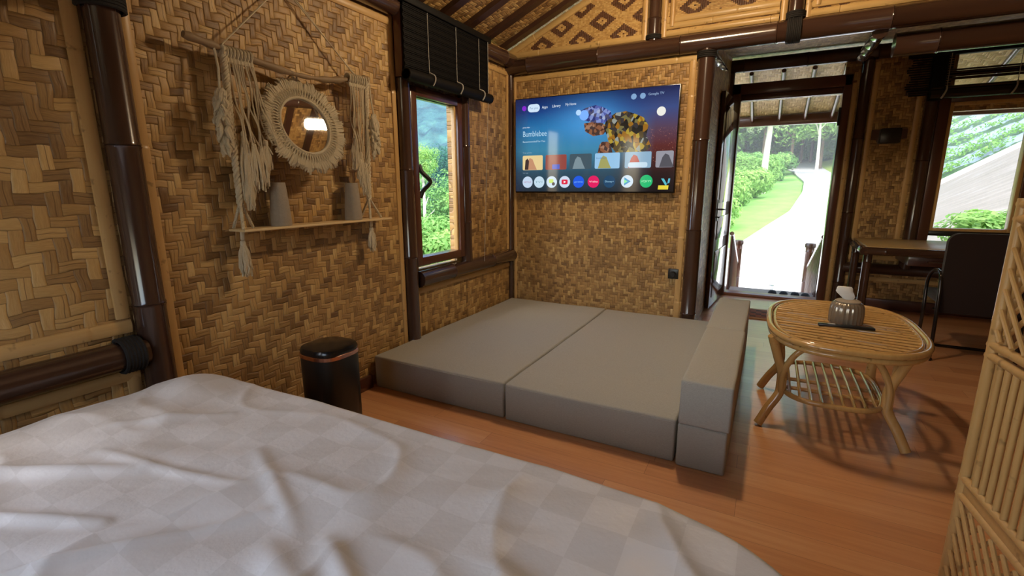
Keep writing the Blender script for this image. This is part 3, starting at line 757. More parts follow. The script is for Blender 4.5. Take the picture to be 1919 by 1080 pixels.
apps = [(.09,(.55,.68,.85),'NETFLIX',(.45,.20,.35)), (.172,(.55,.72,.85),'TV+',(.15,.35,.40)), (.258,(.60,.75,.88),None,None), (.345,(.62,.72,.88),None,None), (.436,(.01,.10,.75),'prime',(.25,.55,1)),
        (.53,(.75,.01,.12),'Vidio',(1,.8,.85)), (.628,(.01,.06,.14),'Disney+',(.35,.65,.85)), (.733,(.60,.75,.88),None,None), (.843,(.01,.50,.17),'iQIYI',(.45,.95,.6))]
for k, (u, c, s, tc) in enumerate(apps):
    a = build('app_icon', sellip(u, .885, .062, .5), em(c), tv)
    if s: stext(s, u-.027, .893, .022, tc, a, 2, .054)
    if k == 2:
        build('icon_mark', srrect(u-.018,.855,u+.012,.895,.008,1.5), em((.55,.75,.15)), a); build('icon_mark', sellip(u+.012,.905,.018,2), em((.02,.02,.05)), a)
    if k == 3:
        build('icon_mark', srrect(u-.02,.86,u+.02,.91,.012,1.5), em((.75,.01,.05)), a); build('icon_mark', spoly([(u-.006,.872),(u+.010,.885),(u-.006,.898)], 2), em((1,.9,.9)), a)
    if k == 7:
        build('icon_mark', spoly([(u-.016,.845),(u+.022,.885),(u-.016,.925)], 1.5), em((.02,.30,.60)), a); build('icon_mark', spoly([(u-.016,.865),(u+.004,.885),(u-.016,.905)], 2), em((.20,.80,.35)), a)
build('corner_mark', spoly([(.925,.86),(.94,.86),(.958,.91),(.955,.93),(.948,.92)], .6), em((.10,.50,.60)), tv)
build('corner_mark', spoly([(.965,.86),(.975,.86),(.972,.90),(.96,.91)], .6), em((.10,.45,.60)), tv)
build('corner_badge', spoly([(.912,.925),(.968,.925),(.966,.965),(.910,.965)], .8), em((.80,.65,.05)), tv)

# wall socket with adapter
sk = thing('wall_socket', 'black plug and socket on the woven wall under the television', 'socket', (1.56, -.01, .57))
build('plate', MB().box((1.52,-.014,.53), (1.605,-.001,.615), bev=.004), M['black'], sk)
build('plug', MB().lathe([(.001,0),(.022,.0),(.024,.01),(.018,.04),(.001,.04)], (0,0,0), 20), M['black'], sk)
o = sk.children[1]
for v in o.data.vertices:
    c = v.co + Vector(sk.location); v.co = Vector((1.562 + c.x, -.012 - c.z, .572 + c.y)) - Vector(sk.location)

# ------------------------------------------------------------------ black bamboo blinds
def blind_left():
    t = thing('bamboo_blind', 'black rolled-up bamboo blind hanging over the narrow window', 'blind', (.1, -1.09, 2.44))
    y0, y1 = -1.60, -.57
    m = MB(); n = 44
    for k in range(n):
        z = 2.425 - k*(.40/n); m.tube([(.105+.004*math.sin(k*1.3), y0, z), (.105+.004*math.sin(k*1.3), y1, z)], .0052, 6)
    m.box((.098, y0, 2.03), (.101, y1, 2.43))
    build('slat_panel', m, M['blind'], t)
    build('head_rail', MB().box((.075, y0-.02, 2.42), (.13, y1+.02, 2.465), bev=.006), M['blind'], t)
    r = MB()
    for k, (rr) in enumerate((.032, .024, .014)): r.tube([(.118, y0-.005, 2.00), (.118, y1+.005, 2.00)], rr+.006, 12)
    build('bottom_roll', r, M['blind'], t)
    b = MB().box((.03, y0-.005, 1.99), (.09, y0+.02, 2.44), bev=.004)
    build('side_board', b, M['brown2'], t)
    for yy in (-1.36, -1.03, -.72):
        c = MB().tube([(.115, yy, 2.42), (.117, yy, 2.05)], .0022, 6)
        c.tube(bez([(.117, yy, 2.05), (.155, yy+.006, 2.03), (.163, yy+.004, 2.00), (.145, yy, 1.965)], 5), [.005]*16, 6)
        build('cord', c, M['cord'], t)
    c = MB().tube([(.125, -.60, 2.44), (.125, -.60, 2.0), (.10, -.62, 1.2), (.08, -.63, .62)], .0022, 6)
    build('pull_cord', c, M['cord'], t)
    return t
blind_left()
def blind_right():
    t = thing('bamboo_blind', 'dark bamboo blind partly rolled above the large window', 'blind', (4.2, 2.0, 2.5))
    x0, x1 = 3.28, 4.7
    m = MB()
    for k in range(17):
        z = 2.47 - k*.021
        m.tube([(x0+.02*math.sin(k*.9)-.0, 1.965, z), (3.60, 1.965, z)], .0068, 6)
    build('slat_panel', m, M['blind'], t)
    m = MB()
    for (z, rr) in ((2.315, .012), (2.29, .014), (2.262, .012), (2.337, .008)): m.tube([(3.58, 1.955, z), (x1, 1.955, z)], rr, 8)
    m.tube([(3.46, 1.95, 2.13), (x1, 1.95, 2.13)], .046, 16); m.tube([(3.46, 1.945, 2.185), (x1, 1.945, 2.185)], .016, 8)
    build('bottom_roll', m, M['blackm'], t)
    build('head_rail', MB().box((x0-.02, 1.93, 2.47), (x1, 1.99, 2.52), bev=.006), M['blind'], t)
    for xx in (3.57, 4.05):
        c = MB().tube([(xx, 1.93, 2.48), (xx, 1.925, 2.2)], .0028, 6); c.tube(bez([(xx, 1.925, 2.2), (xx-.005, 1.90, 2.16), (xx-.02, 1.885, 2.12), (xx-.035, 1.90, 2.085)], 5), [.0075]*16, 6)
        build('cord', c, M['cord'], t)
    m = MB().box((3.45, 1.94, 2.08), (3.56, 2.02, 2.5), bev=.01); build('side_bundle', m, M['blind'], t)
blind_right()

# ------------------------------------------------------------------ macrame shelf on the left wall
hg = thing('macrame_shelf', 'macrame wall hanging with driftwood stick, cotton cords and small wooden shelf', 'shelf', (.0, -2.3, 1.1))
sp = bez([(.085,-2.93,1.905),(.08,-2.78,1.888),(.075,-2.65,1.874),(.075,-2.40,1.852),(.075,-2.2,1.862),(.075,-2.06,1.888),(.075,-1.95,1.912),(.075,-1.895,1.922)], 6)
build('driftwood_stick', MB().tube(sp, [.014+.004*math.sin(i*.55)+.003*math.sin(i*1.7) for i in range(len(sp))], 10), M['stick'], hg)
build('shelf_board', MB().box((.012, -2.80, 1.098), (.135, -1.82, 1.110), bev=.004), M['shelf'], hg)
build('hanging_cord', MB().tube([(.07,-2.765,1.905), (.03,-2.40,2.262)], .0035, 6).tube([(.03,-2.39,2.262), (.07,-1.985,1.918)], .0035, 6).tube([(.03,-2.37,2.262), (.07,-1.995,1.918)], .003, 6), M['cotton'], hg)
build('wall_hook', MB().tube([(0,-2.385,2.262),(.04,-2.385,2.262)], .005, 8), M['steel'], hg)
def twist(m, pts, r=.0065, turns=40, n=6, strands=3):
    P = bez(pts, 40); N = len(P)
    for s in range(strands):
        q = []
        for i, p in enumerate(P):
            t = (P[min(i+1, N-1)]-P[max(i-1, 0)]).normalized(); a = Vector((1,0,0)); a = (a-t*a.dot(t)).normalized(); b_ = t.cross(a)
            w_ = 2*PI*(turns*i/N + s/strands); q.append(p + (a*math.cos(w_)+b_*math.sin(w_))*r)
        m.tube(q, r*.95, n)
    return m
def tassel(m, top, L, wd, seed, n=46, ctr=None):
    rnd = random.Random(seed); top = Vector(top)
    m.lathe([(.002,0),(.011,-.006),(.013,-.02),(.009,-.032)], top, 10)
    for k in range(n):
        a = rnd.uniform(0, 2*PI); q = math.sqrt(rnd.random()); ln = L*rnd.uniform(.72, 1.05)
        pts = []
        for i in range(7):
            t = i/6; w_ = wd*(.25+.75*math.sin(min(1, t*1.15)*PI*.62))*q
            pts.append(top + Vector((w_*math.cos(a)*.55+rnd.uniform(-.003,.003)*t, w_*math.sin(a)+rnd.uniform(-.007,.007)*t, -.02-ln*t)))
        m.tube(pts, [.0042,.0048,.0048,.0045,.0045,.0045,.003], 5)
    return m
def lock_(m, top, L, wd, seed):
    # fluffy lock: stacked frayed tufts
    rnd = random.Random(seed); top = Vector(top)
    for k in range(70):
        t = rnd.random(); z = -L*t; a = rnd.uniform(0, 2*PI); w_ = wd*(.45+.55*math.sin(PI*(t*.8+.15)))
        p0 = top + Vector((.3*w_*math.cos(a), .4*w_*math.sin(a), z)); l = L*rnd.uniform(.16, .34)
        pts = [p0 + Vector((math.cos(a)*w_*.5*s+rnd.uniform(-.007,.007), math.sin(a)*w_*.55*s+rnd.uniform(-.008,.008), -l*s)) for s in (0, .35, .7, 1)]
        m.tube(pts, [.008, .0105, .009, .003], 6)
    m.tube([top, top+Vector((0,0,-L))], [.012]*2, 8); return m
# braided suspension ropes
for (ya, yb, nm) in ((-2.772, -2.775, 'L'), (-1.925, -1.962, 'R')):
    m = twist(MB(), [(.085, ya, 1.90), (.085, (ya+yb)/2, 1.6), (.085, yb, 1.22)], .0085, 11)
    ya2, yb2 = (-2.806+.01, -2.727) if nm == 'L' else (-1.995, -1.872)
    twist(m, [(.085, yb, 1.235), (.12, ya2, 1.112)], .004, 6); twist(m, [(.085, yb, 1.235), (.09, yb2, 1.112)], .004, 6)
    twist(m, [(.085, yb, 1.235), (.03, ya2+.01, 1.112)], .004, 6)
    build('braided_rope', m, M['cotton'], hg)
# knots row on the stick
for (y0, y1, n) in ((-2.775, -2.645, 9), (-2.055, -1.935, 8)):
    m = MB()
    for k in range(n):
        yy = y0+(y1-y0)*k/(n-1); zz = 1.875-.0 if yy < -2.3 else 1.895
        for dz in (0, .006): m.tube([(.075+.023*math.cos(t), yy+.002*math.sin(t*2), zz+dz*.5+.023*math.sin(t)) for t in [i*PI/6 for i in range(12)]], .006, 5, closed=True)
        m.lathe([(.002,-.045),(.009,-.04),(.010,-.028),(.006,-.018)], (.085, yy, zz), 6)
    build('knot_row', m, M['cotton'], hg)
rs = random.Random(3)
def fringe(y0, y1, ztop, specs, seed):
    rnd = random.Random(seed); m = MB()
    for (ya, yb, zb) in specs:
        pts = [(.088+rnd.uniform(-.006,.012)*i, ya+(yb-ya)*i/4+rnd.uniform(-.003,.003), ztop+(zb-ztop)*i/4) for i in range(5)]
        m.tube(bez(pts, 4), .0034, 5)
    return m
specs = [(-2.76+.010*k, -2.745+.012*k+.03*(k>8), 1.50-.012*(k % 5)) for k in range(13)]
build('fringe', fringe(-2.76, -2.64, 1.86, specs, 4), M['cotton'], hg)
specs = [(-2.05+.011*k, -2.065+.0085*k, 1.46-.02*(k % 4)) for k in range(12)]
build('fringe', fringe(-2.05, -1.93, 1.88, specs, 9), M['cotton'], hg)
for k, (tp, L, wd) in enumerate([((.10,-2.73,1.55), .28, .028), ((.105,-2.69,1.50), .20, .035), ((.10,-2.655,1.49), .17, .035), ((.10,-2.625,1.52), .12, .02), ((.105,-2.735,1.38), .16, .022), ((.10,-2.665,1.42), .09, .04),
                                  ((.10,-2.06,1.58), .16, .026), ((.10,-2.02,1.50), .18, .024), ((.10,-1.99,1.44), .17, .026), ((.105,-2.035,1.46), .10, .02)]):
    build('tassel', tassel(MB(), tp, L, wd, 20+k), M['cotton'], hg)
m = lock_(MB(), (.11,-2.822,1.715), .23, .036, 5); m.tube([(.085,-2.812,1.905), (.10,-2.81,1.80), (.11,-2.822,1.71)], .005, 6); build('fluffy_tassel', m, M['cotton'], hg)
m = lock_(MB(), (.11,-1.905,1.72), .20, .030, 6); m.tube([(.085,-1.905,1.925), (.10,-1.91,1.80), (.11,-1.905,1.71)], .005, 6); build('fluffy_tassel', m, M['cotton'], hg)
for (yy, L) in ((-2.775, .15), (-1.945, .13)):
    m = MB().tube([(.075, yy, 1.098), (.075, yy-.002, 1.06)], .010, 8); tassel(m, (.075, yy-.003, 1.06), L, .03, 77, 50); build('lower_tassel', m, M['cotton'], hg)

# round macrame mirror hanging from the stick
MC = Vector((.085, -2.385, 1.602)); 
mi = thing('round_mirror', 'round mirror in a fringed macrame ring hanging from the driftwood stick', 'mirror', tuple(MC))
def ringpt(r, a, x=0, k=1.0): return (MC.x+x, MC.y+r*math.cos(a)*k, MC.z+r*math.sin(a))
R0, R1 = .143, .208; KY = .95
m = MB()
nn = 72
vs = []; fs = []
for k in range(nn):
    a = 2*PI*k/nn
    for (r, x) in ((R0-.004, .012), (R0+.02, .016), (R1-.01, .012), (R1, .004), (R1, -.004), (R0-.004, -.004)): vs.append(ringpt(r, a, x, KY))
for k in range(nn):
    for q in range(6): fs.append((k*6+q, ((k+1) % nn)*6+q, ((k+1) % nn)*6+(q+1) % 6, k*6+(q+1) % 6))
m.add(vs, fs)
for k in range(72):      # netted knots: two layers of crossing spokes
    a = 2*PI*k/72
    for s in (-1, 1): m.tube([ringpt(R0, a, .018, KY), ringpt((R0+R1)/2, a+s*.05, .022, KY), ringpt(R1, a+s*.10, .014, KY)], .0028, 5)
m.tube([ringpt(R0, 2*PI*k/60, .018, KY) for k in range(60)], .0065, 8, closed=True)
build('macrame_ring', m, M['cotton'], mi)
m = MB(); rnd = random.Random(12)
for k in range(110):
    a = 2*PI*k/110; L = .033+.010*math.sin(a*17)+rnd.uniform(-.006,.006)
    for j in range(3):
        a2 = a+rnd.uniform(-.03,.03); m.tube([ringpt(R1-.02, a2, .014, KY), ringpt(R1+L*.5, a2+rnd.uniform(-.02,.02), .018+rnd.uniform(-.006,.006), KY), ringpt(R1+L, a2+rnd.uniform(-.03,.03), .01+rnd.uniform(-.01,.01), KY)], [.005,.0055,.002], 5)
build('fringe', m, M['cotton'], mi)
# glass: plane facing the room, turned a little
m = MB(); n_ = 48
gv = [ringpt(R0, 2*PI*k/n_, .012, KY) for k in range(n_)]
tl = []
TILTY, TILTZ = MIRT = (0.0, 0.0)
m.add(gv, [tuple(range(n_))]); build('mirror_glass', m, M['mirror'], mi, smooth=False)
mi.rotation_euler = (0, math.radians(-14), math.radians(-6))
build('hanging_loop', MB().tube([(.09,-2.375,1.80),(.10,-2.372,1.86),(.075,-2.37,1.885),(.055,-2.368,1.86),(.08,-2.36,1.80)], .005, 6), M['cotton'], mi)

def vase(y, label):
    m = MB().lathe([(.03,.0),(.048,.0),(.050,.008),(.047,.06),(.041,.14),(.036,.20),(.034,.212),(.030,.210),(.032,.19),(.04,.05),(.001,.02)], (.075, y, 1.1105), 28)
    return solid('ceramic_vase', m, M['vase'], label, 'vase', origin=(.075, y, 1.1105))
vase(-2.565, 'grey tapered vase on the shelf, the one below the mirror at left')
vase(-2.085, 'grey tapered vase on the shelf behind the right cord fringe')

# ------------------------------------------------------------------ waste bin
bn = thing('waste_bin', 'black rounded pedal bin with rose gold ring beside the woven wall', 'bin', (.335, -2.56, 0))
build('body', MB().lathe([(0.1113,0.0000),(0.1202,0.0107),(0.1228,0.4601),(0.1210,0.4762)], (.335,-2.56,0), 48, sq=3.0), M['black'], bn)
build('ring', MB().lathe([(0.1219,0.4740),(0.1250,0.4772),(0.1250,0.4943),(0.1219,0.4965)], (.335,-2.56,0), 48, sq=3.0), M['rose'], bn)
build('lid', MB().lathe([(0.1219,0.4965),(0.1228,0.5115),(0.1157,0.5243),(0.0890,0.5307),(0.0010,0.5350)], (.335,-2.56,0), 48, sq=3.0), M['blackm'], bn)

# ------------------------------------------------------------------ rattan table
TCX, TCY, TTZ = 2.64, -1.03, .545
rt_ = thing('rattan_table', 'oval honey-coloured rattan coffee table with a lower shelf on the wood floor', 'table', (TCX, TCY, 0))
def oval(a, b, e, n=96, ax=.0): 
    out = []
    for k in range(n):
        t = 2*PI*k/n; c, s = math.cos(t), math.sin(t); kk = (abs(c)**e+abs(s)**e)**(-1/e); out.append((TCX+a*c*kk*(1-.0*s), TCY+b*s*kk))
    return out
OA, OB, OE = .350, .535, 2.85
m = MB()
m.tube([(x, y, TTZ-.003) for x, y in oval(OA, OB, OE)], .016, 12, closed=True)
m.tube([(x, y, TTZ-.032) for x, y in oval(OA-.006, OB-.006, OE)], .014, 12, closed=True)
m.tube([(x, y, TTZ-.002) for x, y in oval(OA-.030, OB-.030, OE)], .011, 12, closed=True)
build('top_rim', m, M['rattan'], rt_)
ang = math.radians(-9); dxs = Vector((math.cos(ang), math.sin(ang), 0)); pys = Vector((-dxs.y, dxs.x, 0))
def chord(off, a, b, e):
    c = Vector((TCX, TCY, 0)) + pys*off
    def ins(p): return (abs((p.x-TCX)/a)**e + abs((p.y-TCY)/b)**e) < 1
    if not ins(c): return None
    r = []
    for s in (-1, 1):
        lo, hi = 0, 1.2
        for _ in range(30):
            mid = (lo+hi)/2
            if ins(c+dxs*s*mid): lo = mid
            else: hi = mid
        r.append(c+dxs*s*lo)
    return r
k = 0; off = -OB
while off < OB:
    ch_ = chord(off, OA-.03, OB-.03, OE)
    if ch_ and (ch_[1]-ch_[0]).length > .12:
        a, b = ch_; pts = [a.lerp(b, i/8)+Vector((0,0,TTZ+.001+.0012*math.sin(i*1.1+k))) for i in range(9)]
        build('top_slat', MB().tube(pts, .0100, 9), M['rattan'], rt_); k += 1
    off += .0525
m = MB()
for xx in (TCX-.17, TCX, TCX+.17): m.tube([(xx, TCY-.46, TTZ-.024), (xx, TCY+.46, TTZ-.024)], .011, 8)
build('under_rail', m, M['rattan'], rt_)
LY0, LY1 = -1.36, -.80; LYc = (LY0+LY1)/2
for (sx, sy) in ((-1,-1), (1,-1), (-1,1), (1,1)):
    X_ = lambda d: TCX-.03+sx*d; Y_ = lambda d: LYc + sy*d
    p = bez([(X_(.325), Y_(.285), .012), (X_(.285), Y_(.262), .10), (X_(.235), Y_(.235), .20), (X_(.235), Y_(.225), .30), (X_(.265), Y_(.235), .40), (X_(.30), Y_(.26), .515)], 6)
    build('leg', MB().tube(p, [.0235]*len(p), 14), M['rattan'], rt_)
    q = bez([(X_(.245), Y_(.225), .30), (X_(.272), Y_(.15), .42), (X_(.29), Y_(.10), .515)], 5); build('leg_brace', MB().tube(q, .013, 10), M['rattan'], rt_)
for sy in (-1, 1):
    Yc = LYc+sy*.245
    q = bez([(TCX-.03-.235, Yc, .19), (TCX-.03-.225, Yc-.005*sy, .33), (TCX-.03-.15, Yc, .455), (TCX-.03, Yc+sy*.02, .508), (TCX-.03+.15, Yc, .455), (TCX-.03+.225, Yc, .33), (TCX-.03+.235, Yc, .19)], 8)
    build('arch', MB().tube(q, .0155, 12), M['rattan'], rt_)
for sx in (-1, 1):
    Xc = TCX-.03+sx*.245
    q = bez([(Xc, LYc-.235, .19), (Xc, LYc-.225, .33), (Xc+sx*.02, LYc-.15, .45), (Xc+sx*.04, LYc, .51), (Xc+sx*.02, LYc+.15, .45), (Xc, LYc+.225, .33), (Xc, LYc+.235, .19)], 8)
    build('arch', MB().tube(q, .0135, 12), M['rattan'], rt_)
SZ = .20
sh_ = []
for k in range(80):
    t = 2*PI*k/80; c, s = math.cos(t), math.sin(t); kk = (abs(c)**3.2+abs(s)**3.2)**(-1/3.2)
    sh_.append((TCX-.03+.235*c*kk, LYc+(.33+.02*0)*s*kk*(1.0), SZ))
build('shelf_rim', MB().tube(sh_, .014, 10, closed=True), M['rattan'], rt_)
for k in range(9):
    xx = TCX-.03-.19+.0475*k; d = .325*(1-abs((xx-TCX+.03)/.235)**3.2)**(1/3.2)
    build('shelf_slat', MB().tube([(xx, LYc-d, SZ+.006), (xx, LYc, SZ+.014), (xx, LYc+d, SZ+.006)], .0085, 8), M['rattan'], rt_)
build('shelf_rail', MB().tube([(TCX-.03-.23, LYc+.0, SZ-.006), (TCX-.03+.23, LYc, SZ-.006)], .011, 8).tube([(TCX-.03-.23, LYc-.14, SZ-.006), (TCX-.03+.23, LYc-.14, SZ-.006)], .011, 8), M['rattan'], rt_)

# tissue holder and remote on the table
TT = TTZ+.0125
tz = thing('tissue_holder', 'ribbed smoky glass tissue holder on the rattan table', 'tissue holder', (2.655, -1.065, TT))
def ribbed(prof, c, n=96, amp=.002, mi=0):
    m = MB(); vs = []; fs = []
    for (r, z) in prof:
        for k in range(n):
            a = 2*PI*k/n; rr = r + (amp*math.cos(24*a) if r > .03 else 0); vs.append((c[0]+rr*math.cos(a), c[1]+rr*math.sin(a), c[2]+z))
    for i in range(len(prof)-1):
        for k in range(n): fs.append((i*n+k, i*n+(k+1) % n, (i+1)*n+(k+1) % n, (i+1)*n+k))
    m.add(vs, fs); return m
tg = NT('smoky_ribbed_glass'); tg.bsdf((.27,.22,.16), .22, Metallic=.35, Coat_Weight=.8, Coat_Roughness=.08)
build('jar', ribbed([(.001,.0),(.072,.0),(.078,.01),(.080,.06),(.077,.095),(.068,.115),(.055,.122)], (2.655,-1.065,TT)), tg.mat, tz)
build('lid', MB().lathe([(.058,.120),(.060,.126),(.050,.132),(.022,.136),(.018,.134)], (2.655,-1.065,TT), 40), M['vase'], tz)
ts = MB(); tv_ = []
for i in range(9):
    for k in range(12):
        a = 2*PI*k/12; t = i/8; r = .014+.016*math.sin(t*PI*.8)+.004*math.sin(3*a+i)
        tv_.append((2.655-.028*t+r*math.cos(a)*1.3, -1.065+r*math.sin(a)*.45, TT+.128+.085*t*(1-.12*t)))
ts.add(tv_, [(i*12+k, i*12+(k+1) % 12, (i+1)*12+(k+1) % 12, (i+1)*12+k) for i in range(8) for k in range(12)] + [tuple(96+k for k in range(12))])
build('tissue', ts, M['tissue'], tz)
rm = thing('remote_control', 'slim black remote control lying in front of the tissue holder', 'remote control', (2.645, -1.165, TT))
mm = MB().box((2.52,-1.182,TT), (2.775,-1.150,TT+.014), bev=.005)
rz = build('body', mm, M['black'], rm)
build('button', MB().box((2.565,-1.174,TT+.0135), (2.60,-1.158,TT+.0165), bev=.001), M['cord'], rm)
rm.rotation_euler = (0, 0, math.radians(4))

# ------------------------------------------------------------------ bamboo folding screen at right
sc_ = thing('bamboo_screen', 'honey bamboo partition screen with lattice and upright poles at the right edge', 'screen', (2.83, -3.0, 0))
SX, SY1, SY0 = 2.815, -2.425, -3.75
build('stile', pole(MB(), (SX, SY1, .0), (SX, SY1, 1.265), .0135, node=.4), M['screenb'], sc_)
build('stile', pole(MB(), (SX+.012, SY1-.026, .0), (SX+.012, SY1-.026, 1.255), .010, node=.4, ph=.3), M['screenb'], sc_)
build('stile', pole(MB(), (SX, SY0, .0), (SX, SY0, 1.265), .019, node=.4), M['screenb'], sc_)
for z in (1.250, 1.212, .868, .836, .458, .405, .04):
    build('rail', pole(MB(), (SX, SY0, z), (SX, SY1+.01, z), .0125, node=.45, ph=z), M['screenb'], sc_)
build('rail', MB().box((SX-.004, SY0, .41), (SX+.014, SY1, .45), bev=.004), M['screenb'], sc_)
k = 0; y = SY1-.060
while y > SY0+.03:
    build('upright_bar', pole(MB(), (SX-.002, y, .46), (SX-.002, y, .83), .0078, node=.3, ph=.1*(k % 5)), M['screenb'], sc_); y -= .0365; k += 1
build('binding_lath', MB().tube([(SX+.022, SY0, .66), (SX+.022, SY1, .66)], .006, 6), M['screenb'], sc_)
def lattice(z0, z1, step=.056, r=.0062):
    m = MB(); h = z1-z0; y0, y1 = SY0+.02, SY1-.015
    for s, xo in ((1, -.006), (-1, .008)):
        c = y0-h if s == 1 else y0
        while c < (y1 if s == 1 else y1+h):
            # line y = c + t for s=1 ; y = c - t for s=-1, t in 0..h
            ta, tb = 0, h
            if s == 1: ta = max(ta, y0-c); tb = min(tb, y1-c)
            else: ta = max(ta, c-y1); tb = min(tb, c-y0)
            if tb-ta > .02: m.tube([(SX+xo, c+s*ta, z0+ta), (SX+xo, c+s*tb, z0+tb)], r, 8)
            c += step
    return m
build('lattice_panel', lattice(.885, 1.19), M['screenb'], sc_)
build('lattice_panel', lattice(.055, .39), M['screenb'], sc_)
kn = MB().lathe([(.001,0),(.016,.004),(.022,.02),(.019,.04),(.010,.052),(.001,.055)], (0,0,0), 16)
kn.v = [(SX-.02-v[2], -3.03+v[0], .62+v[1]) for v in kn.v]
build('knob', kn, M['brown2'], sc_)
# the screen stands slightly turned about its far edge
_a = math.radians(6); _px, _py = SX, SY1
for ch_o in sc_.children:
    for v in ch_o.data.vertices:
        wx, wy = v.co.x+sc_.location.x-_px, v.co.y+sc_.location.y-_py
        v.co.x = _px+wx*math.cos(_a)-wy*math.sin(_a)-sc_.location.x; v.co.y = _py+wx*math.sin(_a)+wy*math.cos(_a)-sc_.location.y

# ------------------------------------------------------------------ desk and chair
dk = thing('writing_desk', 'dark bamboo desk with a glossy light top under the large window', 'desk', (3.8, 1.5, 0))
build('top', MB().box((3.04, 1.18, .735), (4.75, 2.02, .755), bev=.004), M['stripX'], dk)
m = MB(); pole(m, (3.02, 1.17, .715), (4.77, 1.17, .715), .036); pole(m, (3.02, 2.0, .715), (4.77, 2.0, .715), .03); pole(m, (3.02, 1.14, .715), (3.02, 2.02, .715), .036)
build('edge_poles', m, M['brown'], dk)
for (lx, ly) in ((3.06, 1.22), (4.70, 1.22), (3.06, 1.93), (4.70, 1.93)): build('leg', pole(MB(), (lx, ly, 0), (lx, ly, .69), .036), M['brown'], dk)
dr = build('drawer', MB().box((3.36, 1.25, .59), (3.95, 1.75, .68), bev=.006), M['brown2'], dk)
build('drawer_pull', MB().tube([(3.50,1.245,.635),(3.50,1.225,.635),(3.64,1.225,.635),(3.64,1.245,.635)], .006, 8), M['steel'], dr)
cr = thing('desk_chair', 'dark brown upholstered chair with tubular frame pulled up to the desk', 'chair', (3.6, .55, 0))
def rslab(x0, x1, y0, y1, z0, z1, r, axis):
    if axis == 'y':
        pts = []
        for (cx, cz, a0) in ((x1-r, z1-r, 0), (x0+r, z1-r, 90), (x0+r*.4, z0+r*.4, 180), (x1-r*.4, z0+r*.4, 270)):
            rr = r if cz > (z0+z1)/2 else r*.4
            for k in range(8): a = math.radians(a0+90*k/7); pts.append((cx+rr*math.cos(a), cz+rr*math.sin(a)))
        return MB().prism(pts, 1, y0, y1)
build('backrest', rslab(3.405, 3.86, .42, .47, .36, .955, .07, 'y'), M['chairf'], cr)
build('seat', MB().box((3.43, .47, .40), (3.85, .93, .47), bev=.025, seg=4), M['chairf'], cr)
for xx in (3.40, 3.87):
    build('side_frame', MB().tube(bez([(xx,.36,.018),(xx,.38,.30),(xx,.42,.60),(xx,.48,.66),(xx,.62,.65),(xx,.74,.55),(xx,.72,.30),(xx,.74,.018)], 8), .0125, 10).tube([(xx,.34,.014),(xx,.78,.014)], .014, 10), M['chrome'], cr)
build('cross_bar', MB().tube([(3.40,.50,.37),(3.87,.50,.37)], .011, 8).tube([(3.40,.78,.014),(3.87,.78,.014)], .012, 8).tube([(3.40,.40,.46),(3.41,.44,.46)], .012, 8), M['chrome'], cr)

# wall lamp (half box)
wl = thing('wall_lamp', 'dark brown box wall lamp on the narrow woven panel', 'lamp', (3.21, FY-.05, 1.77))
wm = MB(); pr = [(3.07,1.845),(3.36,1.845),(3.36,1.75),(3.31,1.745),(3.295,1.71),(3.13,1.71),(3.115,1.745),(3.07,1.75)]
wm.prism(pr, 1, FY-.03, FY-.001); build('backplate', wm, M['brown2'], wl, smooth=False)
build('lamp_box', MB().box((3.13, FY-.12, 1.705), (3.30, FY-.028, 1.85), bev=.01), M['black'], wl)

# door mat
ru = NT('doormat_pattern'); x, y, z = ru.sep(ru.coord())
ck = ru.M('FLOORED_MODULO', ru.M('ADD', ru.M('FLOOR', ru.M('DIVIDE', x, .05)), ru.M('FLOOR', ru.M('DIVIDE', y, .05))), 3.0)
cc = ru.mix(ru.M('LESS_THAN', ck, .8), (.28,.10,.05), (.09,.05,.035)); cc = ru.mix(ru.M('GREATER_THAN', ru.M('ABSOLUTE', y), .17), cc, (.45,.25,.12))
ru.bsdf(cc, .95, ru.bump(ru.noise(ru.coord(), 150, 2), .5, .004))
solid('doormat', MB().box((1.95, 1.02, .001), (2.66, 1.44, .012), bev=.004), ru.mat, 'small brown patterned mat lying inside the open door', 'mat', origin=(2.3, 1.23, 0))

# ------------------------------------------------------------------ ceiling lamp (seen in reflections)
cl = thing('ceiling_lamp', 'frosted ceiling lamp hanging under the ridge above the sofa mattresses', 'lamp', (1.75, -1.15, 2.72))
build('shade', MB().tube([(1.75,-1.29,2.72),(1.75,-1.01,2.72)], [.045,.045], 20), emit('warm_lamp_light', (1.0,.76,.49,1), 290.0), cl)
build('canopy', MB().box((1.735,-1.27,2.77), (1.765,-1.03,2.79)).tube([(1.75,-1.15,2.8),(1.75,-1.15,3.28)], .01, 8), M['blackm'], cl)

# ------------------------------------------------------------------ outdoors
# terrace, eave, railings
struct('terrace', MB().box((.6, FY+.12, -.12), (4.9, 2.75, -.02)), M['deck'], smooth=False)['label'] = 'terrace floor outside the door'
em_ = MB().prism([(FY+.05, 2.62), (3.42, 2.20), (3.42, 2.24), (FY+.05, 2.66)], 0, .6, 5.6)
M['eave'] = weave('woven_eave_painted_daylight', (0, 1), .03, [(0,(.34,.20,.08)), (.5,(.62,.42,.19)), (1,(.86,.66,.36))])  # lighter weave colours paint daylight onto the eave underside
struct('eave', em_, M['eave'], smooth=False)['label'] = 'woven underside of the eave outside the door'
trim(MB().box((.6, 3.36, 2.075), (5.6, 3.42, 2.20), bev=.005), M['brown2'], 'brown fascia board at the eave edge')
for xx in (1.9, 2.22, 2.51, 2.80, 3.5, 4.1):
    trim(MB().tube([(xx, FY+.12, 2.53), (xx, 3.42, 2.125)], .024, 10), M['brown2'], 'slim eave pole outside the door')
